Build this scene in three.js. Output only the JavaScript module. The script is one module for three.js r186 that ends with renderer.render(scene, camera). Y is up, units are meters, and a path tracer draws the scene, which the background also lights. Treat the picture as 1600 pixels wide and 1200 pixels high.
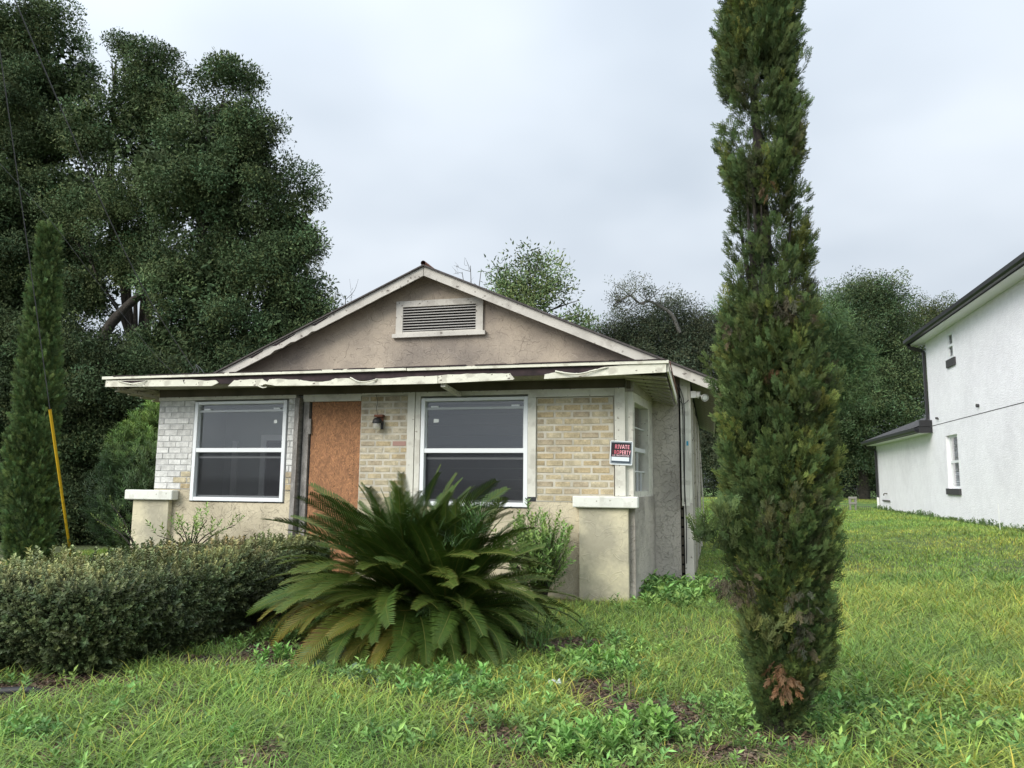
import * as THREE from 'three';
import { mergeGeometries } from 'three/addons/utils/BufferGeometryUtils.js';
import { RoundedBoxGeometry } from 'three/addons/geometries/RoundedBoxGeometry.js';

// ---------------------------------------------------------------- camera, sky, sun, exposure
const scene = new THREE.Scene();
const PITCH = 0.1281, YAW = 0.25647, ROLL = 0.0094, EYE = 1.65, FOCAL = 1180;
const camera = new THREE.PerspectiveCamera(53.904, 4 / 3, 0.1, 600);
camera.position.set(0, EYE, 0);
camera.rotation.set(PITCH, YAW, ROLL, 'YXZ');
camera.updateMatrixWorld(true);
const renderer = new THREE.WebGLRenderer({ antialias: true });
renderer.setSize(1024, 768);
renderer.toneMapping = THREE.LinearToneMapping;
renderer.toneMappingExposure = 1.85;
renderer.shadowMap.enabled = true;

const SUN_DIR = new THREE.Vector3(-0.50, 0.62, 0.62).normalize();
const sun = new THREE.DirectionalLight(new THREE.Color(1.0, 0.94, 0.84), 1.5);
sun.position.copy(SUN_DIR).multiplyScalar(80);
sun.target.position.set(0, 0, -12);
sun.castShadow = true;
sun.shadow.radius = 60;
Object.assign(sun.shadow.camera, { left: -40, right: 40, top: 40, bottom: -40, near: 1, far: 200 });
scene.add(sun, sun.target);

function mulberry(a) {
  return () => { a |= 0; a = (a + 0x6d2b79f5) | 0; let t = Math.imul(a ^ (a >>> 15), 1 | a); t = (t + Math.imul(t ^ (t >>> 7), 61 | t)) ^ t; return ((t ^ (t >>> 14)) >>> 0) / 4294967296; };
}
const hash3 = (x, y, z) => { let h = Math.imul(x | 0, 374761393) ^ Math.imul(y | 0, 668265263) ^ Math.imul(z | 0, 2147483647 ^ 974711); h = Math.imul(h ^ (h >>> 13), 1274126177); return ((h ^ (h >>> 16)) >>> 0) / 4294967296; };
function noise3(x, y, z) {
  const ix = Math.floor(x), iy = Math.floor(y), iz = Math.floor(z), s = (t) => t * t * (3 - 2 * t);
  const u = s(x - ix), v = s(y - iy), w = s(z - iz), L = THREE.MathUtils.lerp;
  return L(L(L(hash3(ix, iy, iz), hash3(ix + 1, iy, iz), u), L(hash3(ix, iy + 1, iz), hash3(ix + 1, iy + 1, iz), u), v),
    L(L(hash3(ix, iy, iz + 1), hash3(ix + 1, iy, iz + 1), u), L(hash3(ix, iy + 1, iz + 1), hash3(ix + 1, iy + 1, iz + 1), u), v), w);
}
const fbm = (x, y, z = 0, o = 4) => { let s = 0, a = 0.5, n = 0; for (let i = 0; i < o; i++) { s += a * noise3(x, y, z); n += a; a *= 0.5; x = x * 2.03 + 17.1; y = y * 2.03 + 5.3; z = z * 2.03 + 9.7; } return s / n; };
const clamp = THREE.MathUtils.clamp, lerp = THREE.MathUtils.lerp, sstep = (a, b, x) => { const t = clamp((x - a) / (b - a), 0, 1); return t * t * (3 - 2 * t); };

{ // overcast sky: soft grey-blue cloud deck, brighter overhead and towards the hidden sun
  const W = 1024, H = 512, d = new Float32Array(W * H * 4);
  for (let r = 0; r < H; r++) {
    const up = ((r + 0.5) / H - 0.5) * Math.PI, y = Math.sin(up), c = Math.cos(up);
    for (let q = 0; q < W; q++) {
      const a = ((q + 0.5) / W - 0.5) * 2 * Math.PI, x = Math.cos(a) * c, z = Math.sin(a) * c;
      const k = 1.2 / (Math.max(y, 0) + 0.22);
      const n = fbm(x * k * 0.8 + 3, z * k * 0.8 + 7, 1.5, 5), n2 = fbm(x * k * 2.2 + 11, z * k * 2.2, 4.2, 4);
      const cl = (n - 0.47) * 0.46 + (n2 - 0.5) * 0.22;
      const cosS = Math.max(0, x * SUN_DIR.x + y * SUN_DIR.y + z * SUN_DIR.z);
      let L = (0.425 + 0.33 * Math.max(0, y)) * (1 + 1.15 * Math.pow(cosS, 1.6));
      L *= 1 + cl;
      if (y < 0) L *= lerp(1, 0.25, clamp(-y * 5, 0, 1));
      const t = clamp(0.5 + cl * 2.2, 0, 1), i = (r * W + q) * 4;
      d[i] = L * lerp(0.685, 0.83, t); d[i + 1] = L * lerp(0.79, 0.885, t); d[i + 2] = L * lerp(0.92, 0.945, t); d[i + 3] = 1;
    }
  }
  const sky = new THREE.DataTexture(d, W, H, THREE.RGBAFormat, THREE.FloatType);
  sky.mapping = THREE.EquirectangularReflectionMapping; sky.magFilter = THREE.LinearFilter; sky.needsUpdate = true;
  scene.background = sky; scene.environment = sky;
}

// ---------------------------------------------------------------- helpers
const V = (x, y, z) => new THREE.Vector3(x, y, z);
const rayOf = (px, py) => V((px - 800) / FOCAL, -(py - 600) / FOCAL, -1).applyEuler(camera.rotation);   // reference pixel (1600 x 1200) to direction
const at = (px, py, D) => rayOf(px, py).multiplyScalar(D).add(camera.position);
const onz = (px, py, z) => { const d = rayOf(px, py); return d.multiplyScalar(z / d.z).add(camera.position); };
const ony = (px, py, y) => { const d = rayOf(px, py); return d.multiplyScalar((y - EYE) / d.y).add(camera.position); };
const names = {};
function numbered(n) { const k = names[n] = (names[n] ?? -1) + 1; return k ? n + '_' + String(k).padStart(3, '0') : n; }
function tag(o, label, category, group, kind) { Object.assign(o.userData, { label }); if (category) o.userData.category = category; if (group) o.userData.group = group; if (kind) o.userData.kind = kind; return o; }
function thing(name, label, category, pos = [0, 0, 0], group) { const o = new THREE.Group(); o.name = numbered(name); o.position.set(...pos); scene.add(o); return tag(o, label, category, group); }
function mesh(name, geo, mat, parent = scene) {
  const g = Array.isArray(geo) ? (geo.length > 1 ? merge(geo) : geo[0]) : geo;
  const m = new THREE.Mesh(g, mat); m.name = parent === scene ? numbered(name) : name; m.castShadow = m.receiveShadow = true; parent.add(m); return m;
}
function group(name, parent) { const g = new THREE.Group(); g.name = name; parent.add(g); return g; }
function merge(list) {
  const col = list.some((g) => g.attributes.color);
  return mergeGeometries(list.map((g) => {
    g = g.index ? g.toNonIndexed() : g;
    for (const k of Object.keys(g.attributes)) if (!['position', 'normal', 'uv', 'color'].includes(k)) g.deleteAttribute(k);
    if (col && !g.attributes.color) g.setAttribute('color', new THREE.BufferAttribute(new Float32Array(g.attributes.position.count * 3).fill(1), 3));
    if (!g.attributes.uv) g.setAttribute('uv', new THREE.BufferAttribute(new Float32Array(g.attributes.position.count * 2), 2));
    return g;
  }));
}
function metric(g, off = 0) { // uv in metres from position and normal
  const p = g.attributes.position, n = g.attributes.normal, uv = new Float32Array(p.count * 2);
  for (let i = 0; i < p.count; i++) {
    const ax = Math.abs(n.getX(i)), ay = Math.abs(n.getY(i)), az = Math.abs(n.getZ(i)), x = p.getX(i), y = p.getY(i), z = p.getZ(i);
    const [u, v] = az >= ax && az >= ay ? [x, y] : ax >= ay ? [z, y] : [x, z];
    uv[2 * i] = u + off; uv[2 * i + 1] = v + off * 0.7;
  }
  g.setAttribute('uv', new THREE.BufferAttribute(uv, 2)); return g;
}
const box = (x0, x1, y0, y1, z0, z1) => metric(new THREE.BoxGeometry(Math.abs(x1 - x0), Math.abs(y1 - y0), Math.abs(z1 - z0)).translate((x0 + x1) / 2, (y0 + y1) / 2, (z0 + z1) / 2));
const rbox = (x0, x1, y0, y1, z0, z1, r = 0.01) => metric(new RoundedBoxGeometry(Math.abs(x1 - x0), Math.abs(y1 - y0), Math.abs(z1 - z0), 2, r).translate((x0 + x1) / 2, (y0 + y1) / 2, (z0 + z1) / 2));
function slabXY(pts, z0, z1) { const s = new THREE.Shape(pts.map(([x, y]) => new THREE.Vector2(x, y))); return metric(new THREE.ExtrudeGeometry(s, { depth: z1 - z0, bevelEnabled: false }).translate(0, 0, z0)); }
function beam(a, b, w, h, up = V(0, 1, 0)) { // rectangular bar from a to b
  const d = b.clone().sub(a), L = d.length(); d.normalize();
  const x = up.clone().cross(d).normalize(), y = d.clone().cross(x);
  const g = metric(new THREE.BoxGeometry(w, h, L));
  return g.applyMatrix4(new THREE.Matrix4().makeBasis(x, y, d).setPosition(a.clone().add(b).multiplyScalar(0.5)));
}
function tube(pts, r0, r1 = r0, seg = 7, wob = 0, rnd) { // tapered tube along a smooth line
  const c = new THREE.CatmullRomCurve3(pts), N = Math.max(2, pts.length * 4), P = [], I = [], U = [];
  const fr = c.computeFrenetFrames(N, false);
  for (let i = 0; i <= N; i++) {
    const p = c.getPointAt(i / N), r = lerp(r0, r1, i / N);
    for (let j = 0; j <= seg; j++) {
      const a = (j / seg) * 2 * Math.PI, rr = r * (1 + (wob ? wob * (noise3(p.x * 4 + Math.cos(a), p.y * 4, p.z * 4 + Math.sin(a)) - 0.5) : 0));
      P.push(p.x + rr * (Math.cos(a) * fr.normals[i].x + Math.sin(a) * fr.binormals[i].x), p.y + rr * (Math.cos(a) * fr.normals[i].y + Math.sin(a) * fr.binormals[i].y), p.z + rr * (Math.cos(a) * fr.normals[i].z + Math.sin(a) * fr.binormals[i].z));
      U.push(j / seg, (i / N) * c.getLength());
    }
  }
  const w = seg + 1;
  for (let i = 0; i < N; i++) for (let j = 0; j < seg; j++) { const a = i * w + j; I.push(a, a + 1, a + w, a + 1, a + w + 1, a + w); }
  const g = new THREE.BufferGeometry(); g.setAttribute('position', new THREE.Float32BufferAttribute(P, 3)); g.setAttribute('uv', new THREE.Float32BufferAttribute(U, 2)); g.setIndex(I); g.computeVertexNormals(); return g;
}
function tex(w, h, fn, srgb = true) { // computed tile; fn(u, v) gives [r, g, b] as display values 0..1
  const d = new Uint8Array(w * h * 4);
  for (let y = 0; y < h; y++) for (let x = 0; x < w; x++) { const c = fn(x / w, y / h), i = (y * w + x) * 4; d[i] = clamp(c[0], 0, 1) * 255; d[i + 1] = clamp(c[1], 0, 1) * 255; d[i + 2] = clamp(c[2], 0, 1) * 255; d[i + 3] = 255; }
  const t = new THREE.DataTexture(d, w, h); t.wrapS = t.wrapT = THREE.RepeatWrapping; t.magFilter = THREE.LinearFilter; t.minFilter = THREE.LinearMipmapLinearFilter; t.generateMipmaps = true;
  if (srgb) t.colorSpace = THREE.SRGBColorSpace; t.needsUpdate = true; return t;
}
function canvasTex(w, h, draw, srgb = true) { const c = document.createElement('canvas'); c.width = w; c.height = h; draw(c.getContext('2d'), w, h); const t = new THREE.CanvasTexture(c); t.wrapS = t.wrapT = THREE.RepeatWrapping; if (srgb) t.colorSpace = THREE.SRGBColorSpace; return t; }
const rep = (t, s, s2 = s) => { const c = t.clone(); c.repeat.set(1 / s, 1 / s2); c.needsUpdate = true; return c; };
// tileable noise: blend of wrapped lattice
const tnoise = (u, v, f, s) => { const x = u * f, y = v * f, ix = Math.floor(x), iy = Math.floor(y), m = (a) => ((a % f) + f) % f, e = (t) => t * t * (3 - 2 * t); const a = e(x - ix), b = e(y - iy); return lerp(lerp(hash3(m(ix), m(iy), s), hash3(m(ix + 1), m(iy), s), a), lerp(hash3(m(ix), m(iy + 1), s), hash3(m(ix + 1), m(iy + 1), s), a), b); };
const tfbm = (u, v, f, s, o = 4) => { let r = 0, a = 0.5, n = 0; for (let i = 0; i < o; i++) { r += a * tnoise(u, v, f, s + i); n += a; a *= 0.5; f *= 2; } return r / n; };

const std = (o) => new THREE.MeshStandardMaterial({ roughness: 0.85, side: THREE.DoubleSide, ...o });
const phys = (o) => new THREE.MeshPhysicalMaterial({ roughness: 0.85, side: THREE.DoubleSide, ...o });

// ---------------------------------------------------------------- materials
const rt = mulberry(77);
// trowelled stucco: overlapping curved ridges and skips
const stuccoBumpTex = canvasTex(1024, 1024, (g, w, h) => {
  g.fillStyle = '#777'; g.fillRect(0, 0, w, h);
  for (let i = 0; i < 900; i++) {
    const x = rt() * w, y = rt() * h, a = rt() * 6.28, L = 14 + rt() * 70, b = (rt() - 0.5) * 2.4, up = rt() < 0.6;
    for (const [ox, oy] of [[0, 0], [w, 0], [-w, 0], [0, h], [0, -h]]) {
      g.strokeStyle = up ? `rgba(${190 + rt() * 60 | 0},${190 + rt() * 60 | 0},200,${0.25 + rt() * 0.5})` : `rgba(30,30,30,${0.15 + rt() * 0.4})`;
      g.lineWidth = 1 + rt() * (up ? 5 : 2.5); g.beginPath(); g.moveTo(x + ox, y + oy);
      g.quadraticCurveTo(x + ox + Math.cos(a) * L * 0.5, y + oy + Math.sin(a) * L * 0.5, x + ox + Math.cos(a + b) * L, y + oy + Math.sin(a + b) * L); g.stroke();
    }
  }
  for (let i = 0; i < 9000; i++) { g.fillStyle = `rgba(${rt() * 255 | 0},${rt() * 255 | 0},128,.12)`; const s = 1 + rt() * 3; g.fillRect(rt() * w, rt() * h, s, s); }
}, false);
const crackCol = (c, d, sd, n) => canvasTex(1024, 1024, (g, w, h) => {
  const b = mulberry(sd), css = (q, k = 1) => `rgb(${q.map((v) => clamp(v * k, 0, 1) * 255 | 0).join(',')})`; g.fillStyle = css(c.map((v, i) => (v + d[i]) / 2)); g.fillRect(0, 0, w, h);
  for (let y = 0; y < h; y += 4) for (let x = 0; x < w; x += 4) { const q = tfbm(x / w, y / h, 4, sd, 5), k = clamp((q - 0.5) * 2.4 + 0.5, 0, 1), m = 0.96 + 0.08 * hash3(x, y, sd); g.fillStyle = css(c.map((v, i) => lerp(v, d[i], k)), m); g.fillRect(x, y, 4, 4); }
  for (let i = 0; i < n; i++) { let x = b() * w, y = b() * h, a = b() * 6.28; const L = 3 + b() * 9 | 0; g.strokeStyle = b() < 0.6 ? `rgba(60,52,46,${0.12 + b() * 0.35})` : `rgba(235,228,215,${0.1 + b() * 0.2})`; g.lineWidth = 0.8 + b() * 2.2; g.beginPath(); g.moveTo(x, y); for (let k = 0; k < L; k++) { a += (b() - 0.5) * 1.5; x += Math.cos(a) * 9; y += Math.sin(a) * 9; g.lineTo(x, y); } g.stroke(); }
});
const blotch = (c, d, amt, sd, f = 4) => tex(512, 512, (u, v) => { const n = tfbm(u, v, f, sd, 5), m = tfbm(u, v, 32, sd + 9, 3), k = clamp((n - 0.5) * amt + 0.5 + (m - 0.5) * 0.35, 0, 1); return [0, 1, 2].map((i) => lerp(c[i], d[i], k) + (m - 0.5) * 0.035); });
const stuccoCol = crackCol([0.66, 0.62, 0.53], [0.80, 0.755, 0.65], 3, 620);
const stuccoGrey = crackCol([0.60, 0.575, 0.54], [0.74, 0.71, 0.665], 21, 420);
const gableCol = crackCol([0.52, 0.48, 0.44], [0.70, 0.645, 0.575], 31, 260);
const M = {};
M.stucco = std({ map: rep(stuccoCol, 2.6), bumpMap: rep(stuccoBumpTex, 1.7), bumpScale: 0.03, roughness: 0.93 });
M.stuccoSide = std({ map: rep(stuccoGrey, 1.9), bumpMap: rep(stuccoBumpTex, 1.3), bumpScale: 0.035, roughness: 0.93 });
M.gable = std({ map: rep(gableCol, 3.3), bumpMap: rep(stuccoBumpTex, 2.1), bumpScale: 0.02, roughness: 0.93 });
M.pillar = std({ map: rep(blotch([0.66, 0.635, 0.555], [0.81, 0.775, 0.66], 2.6, 41, 3), 1.2), bumpMap: rep(stuccoBumpTex, 2.6), bumpScale: 0.012, roughness: 0.92 });
// old paint on wood: faint grain, cracks, chips
function paintTex(c, chip, amt, sd) {
  return tex(512, 512, (u, v) => {
    const g = tfbm(u * 1, v, 4, sd, 3), streak = tfbm(u, v, 8, sd + 20, 4), grain = tnoise(u, v, 128, sd + 4) * 0.5 + tnoise(u * 1, v, 16, sd + 5) * 0.5, n = tfbm(u, v, 24, sd + 6, 3), k = 0.75 * sstep(1 - amt, 1 - amt + 0.05, n) + 0.22 * sstep(0.55, 0.75, streak);
    return [0, 1, 2].map((i) => lerp(c[i] * (0.9 + 0.13 * g + 0.05 * (grain - 0.5)), chip[i], k));
  });
}
const pt1 = paintTex([0.85, 0.84, 0.79], [0.52, 0.49, 0.44], 0.22, 61), pt2 = paintTex([0.78, 0.76, 0.72], [0.42, 0.39, 0.36], 0.25, 71), pt3 = paintTex([0.88, 0.87, 0.80], [0.38, 0.34, 0.30], 0.22, 91);
const grainBump = tex(256, 256, (u, v) => { const n = tnoise(u, v * 1, 64, 5) * 0.4 + tfbm(u, v, 8, 15, 4) * 0.6; return [n, n, n]; }, false);
M.trim = std({ map: rep(pt1, 1.1), bumpMap: rep(grainBump, 0.35), bumpScale: 0.003, roughness: 0.7 });
M.rake = std({ map: rep(pt2, 1.3), bumpMap: rep(grainBump, 0.4), bumpScale: 0.003, roughness: 0.75 });
M.fascia = std({ map: rep(pt3, 1.0), bumpMap: rep(grainBump, 0.3), bumpScale: 0.004, roughness: 0.7 });
M.cap = std({ map: rep(paintTex([0.89, 0.89, 0.85], [0.6, 0.58, 0.52], 0.2, 101), 0.9), bumpMap: rep(grainBump, 0.3), bumpScale: 0.003, roughness: 0.75 });
M.rot = std({ map: rep(tex(256, 256, (u, v) => { const n = tfbm(u, v, 8, 5, 5); return [0.12 + n * 0.16, 0.10 + n * 0.12, 0.10 + n * 0.13]; }), 0.6), roughness: 0.95 });
M.header = std({ map: rep(tex(256, 256, (u, v) => { const n = tfbm(u, v, 4, 25, 5); return [0.28 + n * 0.15, 0.26 + n * 0.14, 0.22 + n * 0.13]; }), 0.9), roughness: 0.95 });
M.soffit = std({ map: rep(paintTex([0.66, 0.64, 0.57], [0.36, 0.33, 0.29], 0.3, 111), 0.8), roughness: 0.85 });
M.grey = std({ map: rep(tex(256, 256, (u, v) => { const n = tfbm(u, v, 8, 35, 4), s = tnoise(u, v, 64, 37); const k = 0.42 + n * 0.24 + (s - 0.5) * 0.12; return [k, k * 0.97, k * 0.93]; }), 0.4, 1.2), bumpMap: rep(grainBump, 0.2, 0.8), bumpScale: 0.006, roughness: 0.9 });
M.slat = std({ color: new THREE.Color(0.46, 0.44, 0.41), roughness: 0.8 });
M.black = std({ color: new THREE.Color(0.006, 0.006, 0.006), roughness: 0.9 });
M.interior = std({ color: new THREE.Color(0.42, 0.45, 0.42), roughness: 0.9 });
M.vinyl = std({ color: new THREE.Color(0.78, 0.80, 0.80), roughness: 0.35 });
M.glass = phys({ color: 0xffffff, roughness: 0.02, transmission: 1, thickness: 0, ior: 1.5 });
M.screen = std({ color: new THREE.Color(0.012, 0.013, 0.017), roughness: 0.7, transparent: true, opacity: 0.3 });
M.shingle = std({ map: rep(tex(256, 256, (u, v) => { const n = tfbm(u, v, 16, 3, 3), k = 0.22 + n * 0.16; return [k * 1.05, k * 0.98, k * 0.95]; }), 0.8), roughness: 0.95 });
M.rust = std({ map: rep(tex(128, 128, (u, v) => { const n = tfbm(u, v, 8, 3, 4); return [0.35 + n * 0.25, 0.24 + n * 0.14, 0.19 + n * 0.1]; }), 0.3), roughness: 0.8, metalness: 0.2 });
M.brickTan = [[0.76, 0.70, 0.57], [0.725, 0.655, 0.52], [0.785, 0.735, 0.615], [0.70, 0.645, 0.545]].map((c, i) => std({ map: rep(tex(128, 128, (u, v) => { const n = tfbm(u, v, 8, 200 + i, 4), s = tnoise(u, v, 64, 220 + i); return c.map((q) => q * (0.78 + n * 0.36) + (s - 0.5) * 0.09); }), 0.5), bumpMap: rep(grainBump, 0.12), bumpScale: 0.006, roughness: 0.92 }));
M.brickPaled = [[0.73, 0.69, 0.60], [0.68, 0.63, 0.54], [0.76, 0.72, 0.63]].map((c, i) => std({ map: rep(tex(128, 128, (u, v) => { const n = tfbm(u, v, 8, 240 + i, 4), s = tnoise(u, v, 64, 260 + i); return c.map((q) => q * (0.78 + n * 0.36) + (s - 0.5) * 0.09); }), 0.5), bumpMap: rep(grainBump, 0.12), bumpScale: 0.006, roughness: 0.92 }));
M.brickWhite = [[0.88, 0.875, 0.855], [0.84, 0.835, 0.815], [0.90, 0.895, 0.875]].map((c, i) => std({ map: rep(tex(128, 128, (u, v) => { const n = tfbm(u, v, 8, 280 + i, 4), s = tnoise(u, v, 64, 290 + i); return c.map((q) => q * (0.84 + n * 0.24) + (s - 0.5) * 0.08); }), 0.5), bumpMap: rep(grainBump, 0.12), bumpScale: 0.006, roughness: 0.9 }));
M.brickRed = std({ color: new THREE.Color(0.36, 0.22, 0.18), roughness: 0.92 });
M.mortar = std({ map: rep(blotch([0.70, 0.675, 0.61], [0.80, 0.775, 0.71], 2, 51), 0.8), bumpMap: rep(grainBump, 0.1), bumpScale: 0.004, roughness: 0.95 });
M.mortarWhite = std({ map: rep(blotch([0.62, 0.62, 0.61], [0.74, 0.74, 0.73], 2, 55), 0.8), roughness: 0.95 });
// strand board: overlapping wood strands, faint printed stamp along one edge
M.osb = std({
  roughness: 0.85, bumpMap: rep(grainBump, 0.3), bumpScale: 0.002,
  map: canvasTex(768, 1536, (g, w, h) => {
    g.fillStyle = '#8d6447'; g.fillRect(0, 0, w, h);
    for (let i = 0; i < 9000; i++) {
      const x = rt() * w, y = rt() * h, a = (rt() - 0.5) * 1.9 + (rt() < 0.5 ? 0 : 1.57), L = 14 + rt() * 60, W = 3 + rt() * 12, k = 0.72 + rt() * 0.55;
      g.save(); g.translate(x, y); g.rotate(a); g.fillStyle = `rgba(${Math.min(255, 156 * k) | 0},${Math.min(255, 112 * k) | 0},${Math.min(255, 77 * k) | 0},.5)`; g.fillRect(-L / 2, -W / 2, L, W);
      if (rt() < 0.16) { g.fillStyle = 'rgba(60,34,18,.55)'; g.fillRect(-L / 2, W / 2, L * 0.7, 1.5); } g.restore();
    }
    for (let i = 0; i < 120; i++) { g.fillStyle = `rgba(50,28,16,${0.2 + rt() * 0.4})`; g.beginPath(); g.ellipse(rt() * w, rt() * h, 2 + rt() * 8, 2 + rt() * 5, rt() * 3, 0, 7); g.fill(); }
    const gr = rt; // worn stamp: smudged strokes, not legible
    for (const [bx, n, sz] of [[0.86, 26, 22], [0.79, 18, 15]]) for (let i = 0; i < n; i++) {
      const y = h * (0.23 + 0.33 * i / n); g.strokeStyle = `rgba(40,24,16,${0.45 + gr() * 0.4})`; g.lineWidth = 3;
      g.beginPath(); g.moveTo(w * bx - sz / 2, y); g.lineTo(w * bx + sz / 2 * (gr() < 0.5 ? 1 : 0.3), y + (gr() - 0.5) * 12); if (gr() < 0.6) g.lineTo(w * bx + (gr() - 0.5) * sz, y + 10); g.stroke();
    }
    g.strokeStyle = 'rgba(40,24,16,.7)'; g.lineWidth = 4; for (const y of [0.44, 0.575]) { g.beginPath(); g.arc(w * 0.81, h * y, 16, 0, 7); g.stroke(); }
  }),
});
M.whiteStucco = std({ map: rep(blotch([0.91, 0.90, 0.915], [0.95, 0.942, 0.955], 1.8, 131, 5), 5), bumpMap: rep(tex(512, 512, (u, v) => { const n = tfbm(u, v, 64, 7, 3); return [n, n, n]; }, false), 1.3), bumpScale: 0.014, roughness: 0.92 });
M.darkMetal = std({ color: new THREE.Color(0.018, 0.017, 0.018), roughness: 0.4 });
M.darkSill = std({ color: new THREE.Color(0.05, 0.048, 0.05), roughness: 0.8 });
M.blind = std({ color: new THREE.Color(0.7, 0.72, 0.7), roughness: 0.6 });
M.bark = std({ map: rep(tex(256, 256, (u, v) => { const n = tfbm(u, v, 8, 9, 5), r = tnoise(u, v, 32, 19); const k = 0.16 + n * 0.18 + (r - 0.5) * 0.1; return [k * 1.05, k * 0.97, k * 0.86]; }), 0.5), bumpMap: rep(grainBump, 0.15), bumpScale: 0.02, roughness: 0.95 });
M.barkGrey = std({ map: rep(tex(128, 128, (u, v) => { const n = tfbm(u, v, 8, 29, 5), k = 0.26 + n * 0.22; return [k * 1.03, k, k * 0.95]; }), 0.4), roughness: 0.95 });
M.white = std({ color: new THREE.Color(0.75, 0.75, 0.73), roughness: 0.5 });
M.wire = std({ color: new THREE.Color(0.09, 0.09, 0.10), roughness: 0.6 });
M.cableBlack = std({ color: new THREE.Color(0.012, 0.012, 0.013), roughness: 0.6 });
M.yellow = std({ color: new THREE.Color(0.72, 0.45, 0.02), roughness: 0.5 });

// ---------------------------------------------------------------- ground
const hGround = (x, z) => {
  const rise = 0.6 * sstep(0.5, 6.5, x - (z + 12) * 0.10) * sstep(-8, -20, z);
  const back = 0.55 * sstep(-24, -36, z);
  return Math.max(rise, back) + (fbm(x * 0.35 + 40, z * 0.35 + 40, 0, 3) - 0.5) * 0.10 * sstep(-2, -5, z);
};
const blobs = (list) => list.map(([px, py, rx, rz]) => { const p = ony(px, py, 0.02); return [p.x, p.z, rx, rz]; });
const SOIL = blobs([[1000, 1105, 0.5, 0.32], [880, 1010, 0.4, 0.55], [500, 1020, 0.8, 0.65], [590, 1010, 0.6, 0.6], [20, 1085, 0.5, 0.35], [1120, 1170, 0.3, 0.18], [770, 1150, 0.5, 0.12], [1215, 1145, 0.32, 0.2], [700, 1010, 0.8, 0.55], [930, 1075, 0.35, 0.3], [150, 1065, 0.6, 0.2], [300, 1035, 0.4, 0.25]]);
const WEEDY = blobs([[900, 1160, 0.75, 0.42], [1010, 1150, 0.4, 0.35], [900, 1040, 0.5, 0.5], [960, 1020, 0.5, 0.5], [1060, 930, 0.9, 0.7], [1230, 1120, 1.0, 0.5], [1420, 1130, 1.3, 0.6], [700, 1085, 0.7, 0.3], [430, 1010, 0.5, 0.5], [560, 1065, 0.5, 0.25], [60, 1150, 0.5, 0.2], [620, 1160, 0.4, 0.18], [1500, 910, 2.2, 2.4]]);
const inBlobs = (L, x, z) => { let m = 0; const j = (fbm(x * 3.1, z * 3.1, 2, 3) - 0.5) * 1.1; for (const [cx, cz, rx, rz] of L) { const d = Math.hypot((x - cx) / rx, (z - cz) / rz) + j; m = Math.max(m, 1 - sstep(0.75, 1.15, d)); } return m; };
const HEDGE = { x0: -7.25, x1: -4.72, z0: -9.9, z1: -5.15 };
const underHedge = (x, z) => x < HEDGE.x1 - 0.1 && x > HEDGE.x0 && z < HEDGE.z1 - 0.1 && z > HEDGE.z0;
const inHouse = (x, z) => (x > -9.3 && x < -1.1 && z < -10.55) || (x > -9.3 && x < -0.3 && z < -12.4 && z > -24.5) || (x > 7.1 && z < -15.5 && z > -36.5);
{
  const line = (a, b, s, f) => { const r = []; for (let v = a; v < b; v += s(v)) r.push(v); r.push(b); return r; };
  const xs = line(-90, 90, (v) => (v > -8 && v < 5 ? 0.09 : Math.abs(v) < 16 ? 0.5 : 4)), zs = line(-160, 30, (v) => (v > -13 && v < -2.5 ? 0.09 : v > -45 && v < 0 ? 0.6 : 5));
  const P = [], C = [], U = [], I = [];
  for (const z of zs) for (const x of xs) {
    const s = Math.max(inBlobs(SOIL, x, z), underHedge(x, z) ? 1 : 0, 0.5 * sstep(0.56, 0.70, fbm(x * 1.9 + 31, z * 1.9, 12, 3)) * sstep(-11, -9, z)), n = fbm(x * 2.2, z * 2.2, 5, 4);
    P.push(x, hGround(x, z), z); U.push(x, z);
    const gr = [0.075 + n * 0.07, 0.075 + n * 0.085, 0.035 + n * 0.03], so = [0.075 + n * 0.07, 0.048 + n * 0.045, 0.032 + n * 0.03];
    const far = sstep(-10, -26, z), f = [0.11 + n * 0.06, 0.20 + n * 0.09, 0.04 + n * 0.02];
    for (let i = 0; i < 3; i++) C.push(lerp(lerp(gr[i], f[i], far), so[i], s));
  }
  const w = xs.length;
  for (let j = 0; j < zs.length - 1; j++) for (let i = 0; i < w - 1; i++) { const a = j * w + i; I.push(a, a + w, a + 1, a + 1, a + w, a + w + 1); }
  const g = new THREE.BufferGeometry(); g.setAttribute('position', new THREE.Float32BufferAttribute(P, 3)); g.setAttribute('color', new THREE.Float32BufferAttribute(C, 3)); g.setAttribute('uv', new THREE.Float32BufferAttribute(U, 2)); g.setIndex(I); g.computeVertexNormals();
  const dirt = tex(512, 512, (u, v) => { const n = tfbm(u, v, 8, 4, 5), m = tnoise(u, v, 128, 14), k = 0.62 + n * 0.5 + (m - 0.5) * 0.35; return [k, k, k]; });
  const dirtB = tex(512, 512, (u, v) => { const n = tfbm(u, v, 32, 8, 4); return [n, n, n]; }, false);
  const m = mesh('ground', g, std({ vertexColors: true, map: rep(dirt, 1.1), bumpMap: rep(dirtB, 0.7), bumpScale: 0.03, roughness: 1 }));
  tag(m, 'grassy yard ground with patches of bare brown soil around the house', null, null, 'structure');
}

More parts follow.
